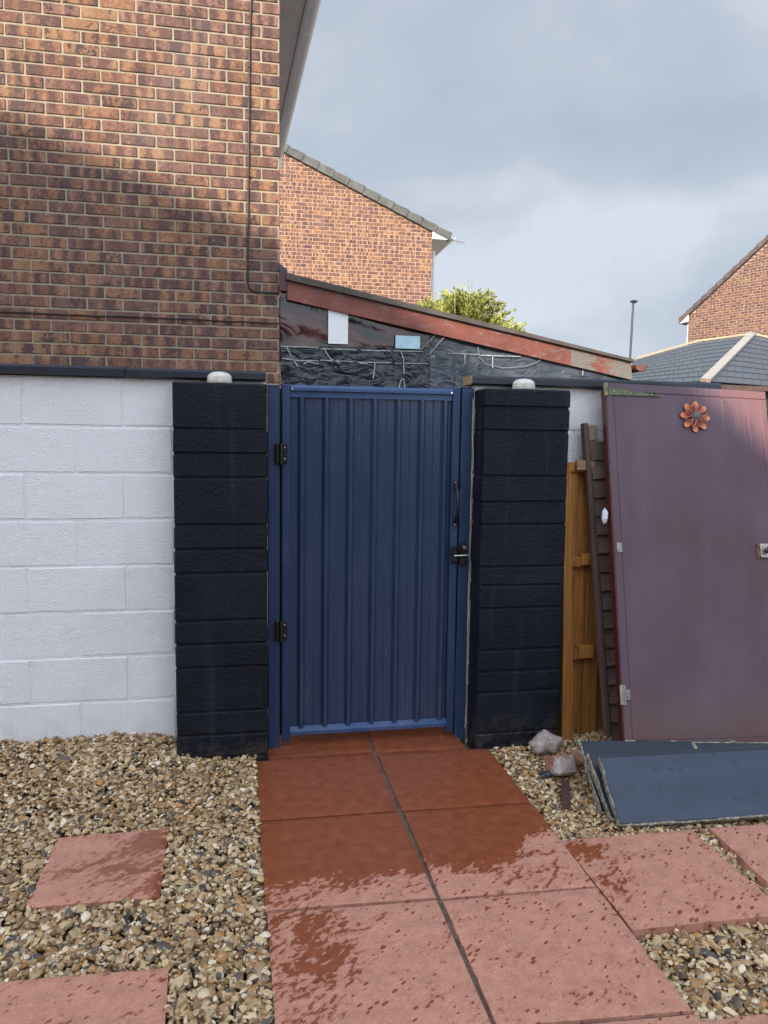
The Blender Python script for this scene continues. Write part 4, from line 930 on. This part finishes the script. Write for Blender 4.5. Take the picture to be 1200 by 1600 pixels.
# crumpled plastic
mb = MB(); pc_ = onY(945, 806, 3.60); bm = bmesh.new(); bmesh.ops.create_icosphere(bm, subdivisions=3, radius=.045)
rr = random.Random(3)
for v in bm.verts:
    k = 1+rr.uniform(-.22, .18); v.co = Vector((v.co.x*.34*k, v.co.y*.3*k, v.co.z*.85*k))
mb.add([v.co+pc_ for v in bm.verts], [[v.index for v in f.verts] for f in bm.faces]); bm.free()
single('plastic_wad', mb, plain('crumpled_clear_plastic', (.62, .66, .74), .15, 0, .15, 30), 'crumpled whitish plastic bag stuck behind the left edge of the purple door', 'plastic bag', tuple(pc_))

# ================================================================== PURPLE DOOR
TL = onY(946, 598, 3.76); TR_ = onY(1196, 616.5, 3.735); BL = onY(976.4, 1167, 3.29)
Md, dh = frame(TL, TR_, BL); dw = (TR_-TL).length
dr = local_thing('old_door', 'large weathered purple plywood door leaning on the wall at the right', 'door', Md)
mb = MB(); mb.cbox(.012, dw-.012, .0, .010, .052, dh-.055, .002); build('panel', mb, PURPLE, dr)
mb = MB(); mb.cbox(0, .040, -.004, .040, .0, dh-.046, .003); build('stile', mb, PURPLE, dr); 
mb = MB(); mb.cbox(dw-.04, dw, -.002, .040, .0, dh-.046, .003); build('stile', mb, PURPLE, dr)
mb = MB(); mb.cbox(0, dw, -.003, .040, dh-.045, dh, .003); build('top_rail', mb, PURPLE, dr)
mb = MB(); mb.cbox(.041, dw-.041, -.004, .038, 0, .026, .003); build('bottom_rail', mb, PURPLE, dr)
mb = MB(); mb.cbox(.0405, dw-.0405, -.0015, .012, .027, dh-.046, .0015); build('facing_sheet', mb, PURPLE, dr)
mb = MB(); mb.cbox(-.006, -.0003, -.002, .046, 0.0, dh-.03, .002); build('edge_lipping', mb, MAROON, dr)
mb = MB(); mb.box(.003, dw-.003, .0405, .044, 0, dh-.003); build('back_sheet', mb, MAROON, dr)
g = G('green_brass', .45, .5); o = g.obj(); g.col(g.ramp(g.noise(o, 25, 5), [(.35, (.05, .06, .035)), (.55, (.10, .115, .06)), (.75, (.28, .21, .09))])); GBR = g.mat
mb = MB(); mb.cbox(-.014, .010, -.010, -.0045, dh-.075, dh-.002, .002); h1 = build('strap_hinge', mb, GBR, dr)
mb = MB(); zc = dh-.052; mb.prism([(.011, -.009, zc-.016), (.011, -.009, zc+.024), (.23, -.009, zc+.004), (.300, -.009, zc+.002), (.308, -.009, zc-.004), (.300, -.009, zc-.010)], (0, .004, 0)); build('strap', mb, GBR, h1)
for p in ((-.004, dh-.012), (-.004, dh-.062), (.04, zc+.004), (.13, zc), (.25, zc-.004)): mb = MB(); mb.tube([(p[0], -.0105, p[1]), (p[0], -.013, p[1])], .0035, 8); build('screw', mb, BRASS, h1)
RH = plain('rusty_galvanised', (.30, .27, .25), .6, .5, .4, 30)
for zc, side in ((dh*(1158-862)/560, 0), (dh*(1158-1083)/560, 1)):
    mb = MB(); mb.cbox(.012, .040, -.0075, -.0045, zc-.024, zc+.024, .001)
    if side: mb.cbox(-.014, .008, -.009, -.0045, zc-.047, zc+.047, .001); mb.tube([(.010, -.010, zc-.047), (.010, -.010, zc+.047)], .005, 8)
    hb = build('butt_hinge', mb, RH, dr); mb = MB(); mb.tube([(.026, -.0078, zc-.012), (.026, -.0095, zc-.012)], .003, 8); build('screw', mb, BLACKM, hb)
# latch plate near the right edge
lq = Md.inverted() @ onP(1186, 860, TL, (Md.to_3x3() @ Vector((0, 1, 0)))); lx, lz = lq.x-.008, lq.z
mb = MB(); mb.cbox(lx-.008, lx+.006, -.010, -.0018, lz-.045, lz+.035, .001); build('stained_block', mb, plain('bare_stained_wood', (.15, .065, .045), .8, 0, .4, 30), dr)
mb = MB(); mb.cbox(lx+.008, lx+.068, -.014, -.0042, lz-.038, lz+.034, .002); pt = build('lock_plate', mb, plain('pitted_plate', (.42, .38, .36), .45, .6, .3, 40), dr)
mb = MB(); cx_ = lx+.042; mb.tube([(cx_, -.0145, lz-.002), (cx_, -.024, lz-.002), (cx_, -.040, lz-.002), (cx_, -.048, lz-.002)], [.013, .012, .022, .016], 18); build('knob', mb, plain('black_knob', (.03, .035, .045), .2, .3, .2), pt, smooth=True)
mb = MB()
for p in ((.45, .07), (.53, .06), (.655, .052), (.67, .075), (.30, .60), (.61, .60), (.50, 1.02), (.14, 1.50)):
    mb = MB(); mb.tube([(p[0], -.0014, dh-p[1]), (p[0], -.0026, dh-p[1])], .0032, 8); build('nail_head', mb, BLACKM, dr)

# flower ornament on the door
fc = onP(1084, 652, TL, (Md.to_3x3() @ Vector((0, 1, 0)))); loc = Md.inverted() @ fc
fcx, fcz = loc.x, loc.z
Mfl = Md @ Matrix.Translation((fcx, -.004, fcz)) @ Matrix.Scale(1.08, 4); fo = local_thing('flower_ornament', 'orange metal flower hanging on the purple door', 'ornament', Mfl)
g = G('orange_enamel', .35); o = g.obj(); rd = g.n('ShaderNodeVectorMath', operation='LENGTH'); g.put(rd.inputs[0], o)
nzf = g.math('ADD', rd.outputs['Value'], g.math('MULTIPLY', g.noise(o, 40, 3), .03)); g.col(g.ramp(nzf, [(.030, (.10, .025, .02)), (.055, (.42, .075, .025)), (.075, (.60, .15, .04)), (.098, (.72, .30, .11))])); ORF = g.mat
def petal(mb, a, r0, r1, w, y, dish=.004, hole=False):
    d = Vector((math.cos(a), 0, math.sin(a))); s = Vector((-math.sin(a), 0, math.cos(a))); n = 14
    if not hole:
        vs = [d*(r0+(r1-r0)*.6)+Vector((0, y+dish, 0))]
        for k in range(n):
            t_ = 2*math.pi*k/n; rad_ = r0+(r1-r0)*(.5+.5*math.cos(t_)); ww = w*math.sin(t_)*(.55+.45*(.5+.5*math.cos(t_+.0)))
            vs.append(d*rad_+s*ww+Vector((0, y, 0)))
        mb.add(vs, [[0, k+1, (k+1) % n+1] for k in range(n)]); mb.add([v+Vector((0, .0015, 0)) for v in vs], [[0, (k+1) % n+1, k+1] for k in range(n)])
    else:
        pts = []
        for k in range(n+1):
            t_ = 2*math.pi*k/n; rad_ = r0+(r1-r0)*(.5+.5*math.cos(t_)); ww = w*math.sin(t_)*(.6+.4*(.5+.5*math.cos(t_))); pts.append(d*rad_+s*ww+Vector((0, y, 0)))
        mb.tube(pts, .0032, 6)
for k in range(8):
    mb = MB(); petal(mb, R(90+k*45-4), .020, .078, .019, -.010); build('petal', mb, ORF, fo, recalc=False)
CP = plain('coppery_petal', (.32, .14, .10), .35, .6, .3, 40)
for k in range(8):
    mb = MB(); petal(mb, R(68+k*45-4), .014, .060, .011, -.020, hole=True); build('inner_petal', mb, CP, fo, smooth=True)
mb = MB(); mb.tube([(0, -.016, 0), (0, -.026, 0), (0, -.030, 0)], [.017, .017, .011], 22); build('centre', mb, plain('grey_green_stud', (.09, .12, .13), .5, .3, .3, 60, .5), fo, smooth=True)
mb = MB(); mb.tube([(0, .003, 0), (0, -.016, 0)], .004, 8); build('pin', mb, BLACKM, fo)

# ================================================================== BLUE BOARDS
def board(label, TLb, BLb, width, th=.022, notch=None, yawd=(1, -.03, 0), mat=None, topedge=.12):
    TLb, BLb = Vector(TLb), Vector(BLb); Mx, h = frame(TLb, TLb+Vector(yawd), BLb)
    t = local_thing('board', label, 'board', Mx, 'blue painted boards stacked on the ground')
    n = 40; rr = random.Random(len(label)); mb = MB()
    mb.cbox(.004, width, 0, .004, .004, h-.004 if not notch else h-notch[1], .001)
    if notch: mb.cbox(.004, notch[0], .0, .004, h-notch[1]-.001, h-.004, .001); mb.cbox(notch[0]+.02, width, .0, .004, h-notch[1]-.001, h-.012, .001)
    build('painted_face', mb, mat or NAVYB, t)
    mb = MB(); mb.cbox(.001, width-.002, .0045, th, .001, h-.001, .003, jit=.002)
    def ragged(L, along):
        m = int(L/.012); e1 = .004; e0 = .003; t1 = .0
        for k in range(m):
            e1 = min(.020, max(.001, e1+rr.uniform(-.0035, .0036))); e0 = min(.008, max(.0, e0+rr.uniform(-.0018, .0018))); t1 = min(.006, max(0, t1+rr.uniform(-.0015, .0015)))
            a0, a1 = L*k/m, L*(k+1)/m*1.002
            if along == 'z': mb.cbox(-e0, e1, -.0008-t1*.4, th+t1, a0, a1, .001, jit=.0006)
            else: mb.cbox(a0, a1, -.0008-t1*.4, th+t1, -e0, e1*.8, .001, jit=.0006)
    ragged(h, 'z'); ragged(width, 'x')
    if topedge:
        for k in range(50):
            x0 = width*k/50
            if rr.random() < topedge: mb.cbox(x0, x0+width/50*1.01, -.0006, th, h-.0045-rr.uniform(0, .004), h+.001, .001, jit=.0005)
    build('rotten_core', mb, ROT, t); return t
board('rearmost blue board of the stack with chipped white top edge and a notch', onY(905, 1156, 3.27), onZ(940, 1269), 1.25, notch=(.55, .045), yawd=(1, -.045, .0), mat=NAVY_SHADED)
board('middle board of the stack showing only its bare white rotten left edge', onY(919, 1178, 3.14), onZ(955, 1281), 1.1, yawd=(1, -.045, 0), mat=NAVY_SHADED, topedge=0)
board('front blue board of the stack leaning back with dark drip marks', onY(936, 1183, 3.07), onZ(967, 1289), 1.2, yawd=(1, -.105, .015), topedge=0)

# ================================================================== ROCKS, BRICK, METAL STAKE
def lump(r, seed, sx=1, sy_=1, sz=1, rough=.18, sub=4, n=14):
    rr = random.Random(seed); bm = bmesh.new(); bmesh.ops.create_icosphere(bm, subdivisions=sub, radius=1)
    pl = [(Vector((rr.gauss(0, 1), rr.gauss(0, 1), rr.gauss(0, 1))).normalized(), rr.uniform(.62, .95)) for _ in range(n)]
    from mathutils import noise
    for v in bm.verts:
        d = v.co.normalized(); k = min([1.0]+[h/max(.01, d.dot(p)) for p, h in pl if d.dot(p) > .05])
        k *= 1+rough*noise.noise(d*2.3+Vector((seed, 0, 0)))+rough*.5*noise.noise(d*7+Vector((seed, 0, 0)))+rough*.25*noise.noise(d*19)
        v.co = Vector((d.x*sx*r*k, d.y*sy_*r*k, d.z*sz*r*k))
    vs = [v.co.copy() for v in bm.verts]; fs = [[v.index for v in f.verts] for f in bm.faces]; bm.free(); return vs, fs
g = G('pale_flint_rock', .8); o = g.obj(); nn = g.noise(o, 24, 6, .7)
g.col(g.ramp(nn, [(.3, (.20, .16, .14)), (.5, (.36, .30, .265)), (.7, (.54, .47, .43))])); g.bump(nn, .9, .015); ROCK = g.mat
p = onZ(853, 1186); cen = p+Vector((.01, .07, .045))
mb = MB(); vs, fs = lump(.085, 4, .95, .8, .86, .16); mb.add([v+cen for v in vs], fs); vs, fs = lump(.05, 9, 1.1, .8, .75, .16, 3); mb.add([v+cen+Vector((.075, .02, .005)) for v in vs], fs)
single('rock', mb, ROCK, 'lumpy pale pinkish rock at the foot of the right pillar', 'rock', tuple(cen), smooth=True)
bc = onZ(881, 1216)+Vector((0, .045, .045)); Tb = Matrix.Translation(bc) @ Matrix.Rotation(R(22), 4, 'Z') @ Matrix.Rotation(R(-20), 4, 'X') @ Matrix.Rotation(R(8), 4, 'Y')
g = G('broken_brick', .9); o = g.obj(); nn = g.noise(o, 18, 5, .7)
c = g.ramp(g.noise(o, 40, 4), [(.3, (.17, .065, .042)), (.7, (.28, .11, .075))]); ysep = g.sep(o)
c = g.mix(g.step(g.math('ADD', nn, g.math('MULTIPLY', ysep[1], -6.5)), .55, .75), c, (.38, .34, .31)); g.col(c); g.bump(nn, .7, .01); BRK = g.mat
mb = MB(); mb.cbox(-.058, .058, -.05, .05, -.045, .050, .012, jit=.007, T=Tb); hb = single('brick_fragment', mb, BRK, 'half brick caked with grey mortar in front of the pale rock', 'brick', tuple(bc))
bc2 = onZ(905, 1200)+Vector((0, .02, .04)); T2 = Matrix.Translation(bc2) @ Matrix.Rotation(R(-35), 4, 'Z') @ Matrix.Rotation(R(40), 4, 'Y')
mb = MB(); mb.cbox(-.04, .035, -.03, .03, -.02, .02, .008, jit=.006, T=T2); single('brick_fragment', mb, plain('terracotta_shard', (.26, .11, .075), .9, 0, .3, 20, .5), 'small red brick shard between the half brick and the blue boards', 'brick', tuple(bc2))
sc_ = onZ(852, 1214)+Vector((0, .0, .012)); mb = MB(); vs, fs = lump(.034, 21, 1.1, .7, .6, .15, 3, 10); mb.add([v+sc_ for v in vs], fs)
single('stone', mb, plain('dark_slate_flint', (.035, .04, .055), .35, 0, .4, 30), 'dark blue grey stone left of the half brick', 'stone', tuple(sc_))
a, b = onZ(885, 1264, -.004), onZ(884, 1222, .022); mb = MB(); d = (b-a)
s = Vector((.021, 0, 0)); mb.prism([a-s, a+s, b+s, b-s], (0, .004, .012)); single('metal_strip', mb, plain('rusty_brown_steel', (.075, .040, .032), .55, .3, .35, 30, .4), 'flat rusty brown metal strip lying below the half brick', 'metal strip', tuple(a))

# ================================================================== UNSEEN HOUSE BEHIND THE CAMERA (outline shaped to cast the shade)
bh = thing('shade_house', 'unseen house behind the viewer, its outline shaped to shade the yard', 'house', (-8, -9, 0))
def back(P_, Yc=-6.0):
    P_ = Vector(P_); return P_ + sun_dir*((P_.y-Yc)/(-sun_dir.y))
pp = [back(onY(-260, 60, 5.4)), back(onY(0, 176, 5.4)), back(onY(250, 285, 5.4)), back(onY(437, 375, 5.4)), back(onY(660, 500, 5.35)), back(onY(1118, 625, 3.7)), back(onY(1190, 735, 3.7))]
prof_ = [(p.x, p.z) for p in pp]; lx_, lz_ = prof_[-1]
print('profile', [(round(a, 2), round(b, 2)) for a, b in prof_])
poly = [(-16, 0), (-16, prof_[0][1]-1.0)] + [(prof_[0][0]-1.5, prof_[0][1]+.3)] + prof_ + [(lx_+.4, lz_-.9), (lx_+2.6, lz_-1.6), (lx_+5.5, 2.6), (lx_+9.0, 1.8), (lx_+9.0, 0)]
mb = MB(); mb.prism([(x, -6.0, z) for x, z in poly], (0, -5, 0)); build('wall', mb, plain('shade_house_brick', (.30, .14, .08), .9, 0, .3, 3), bh)
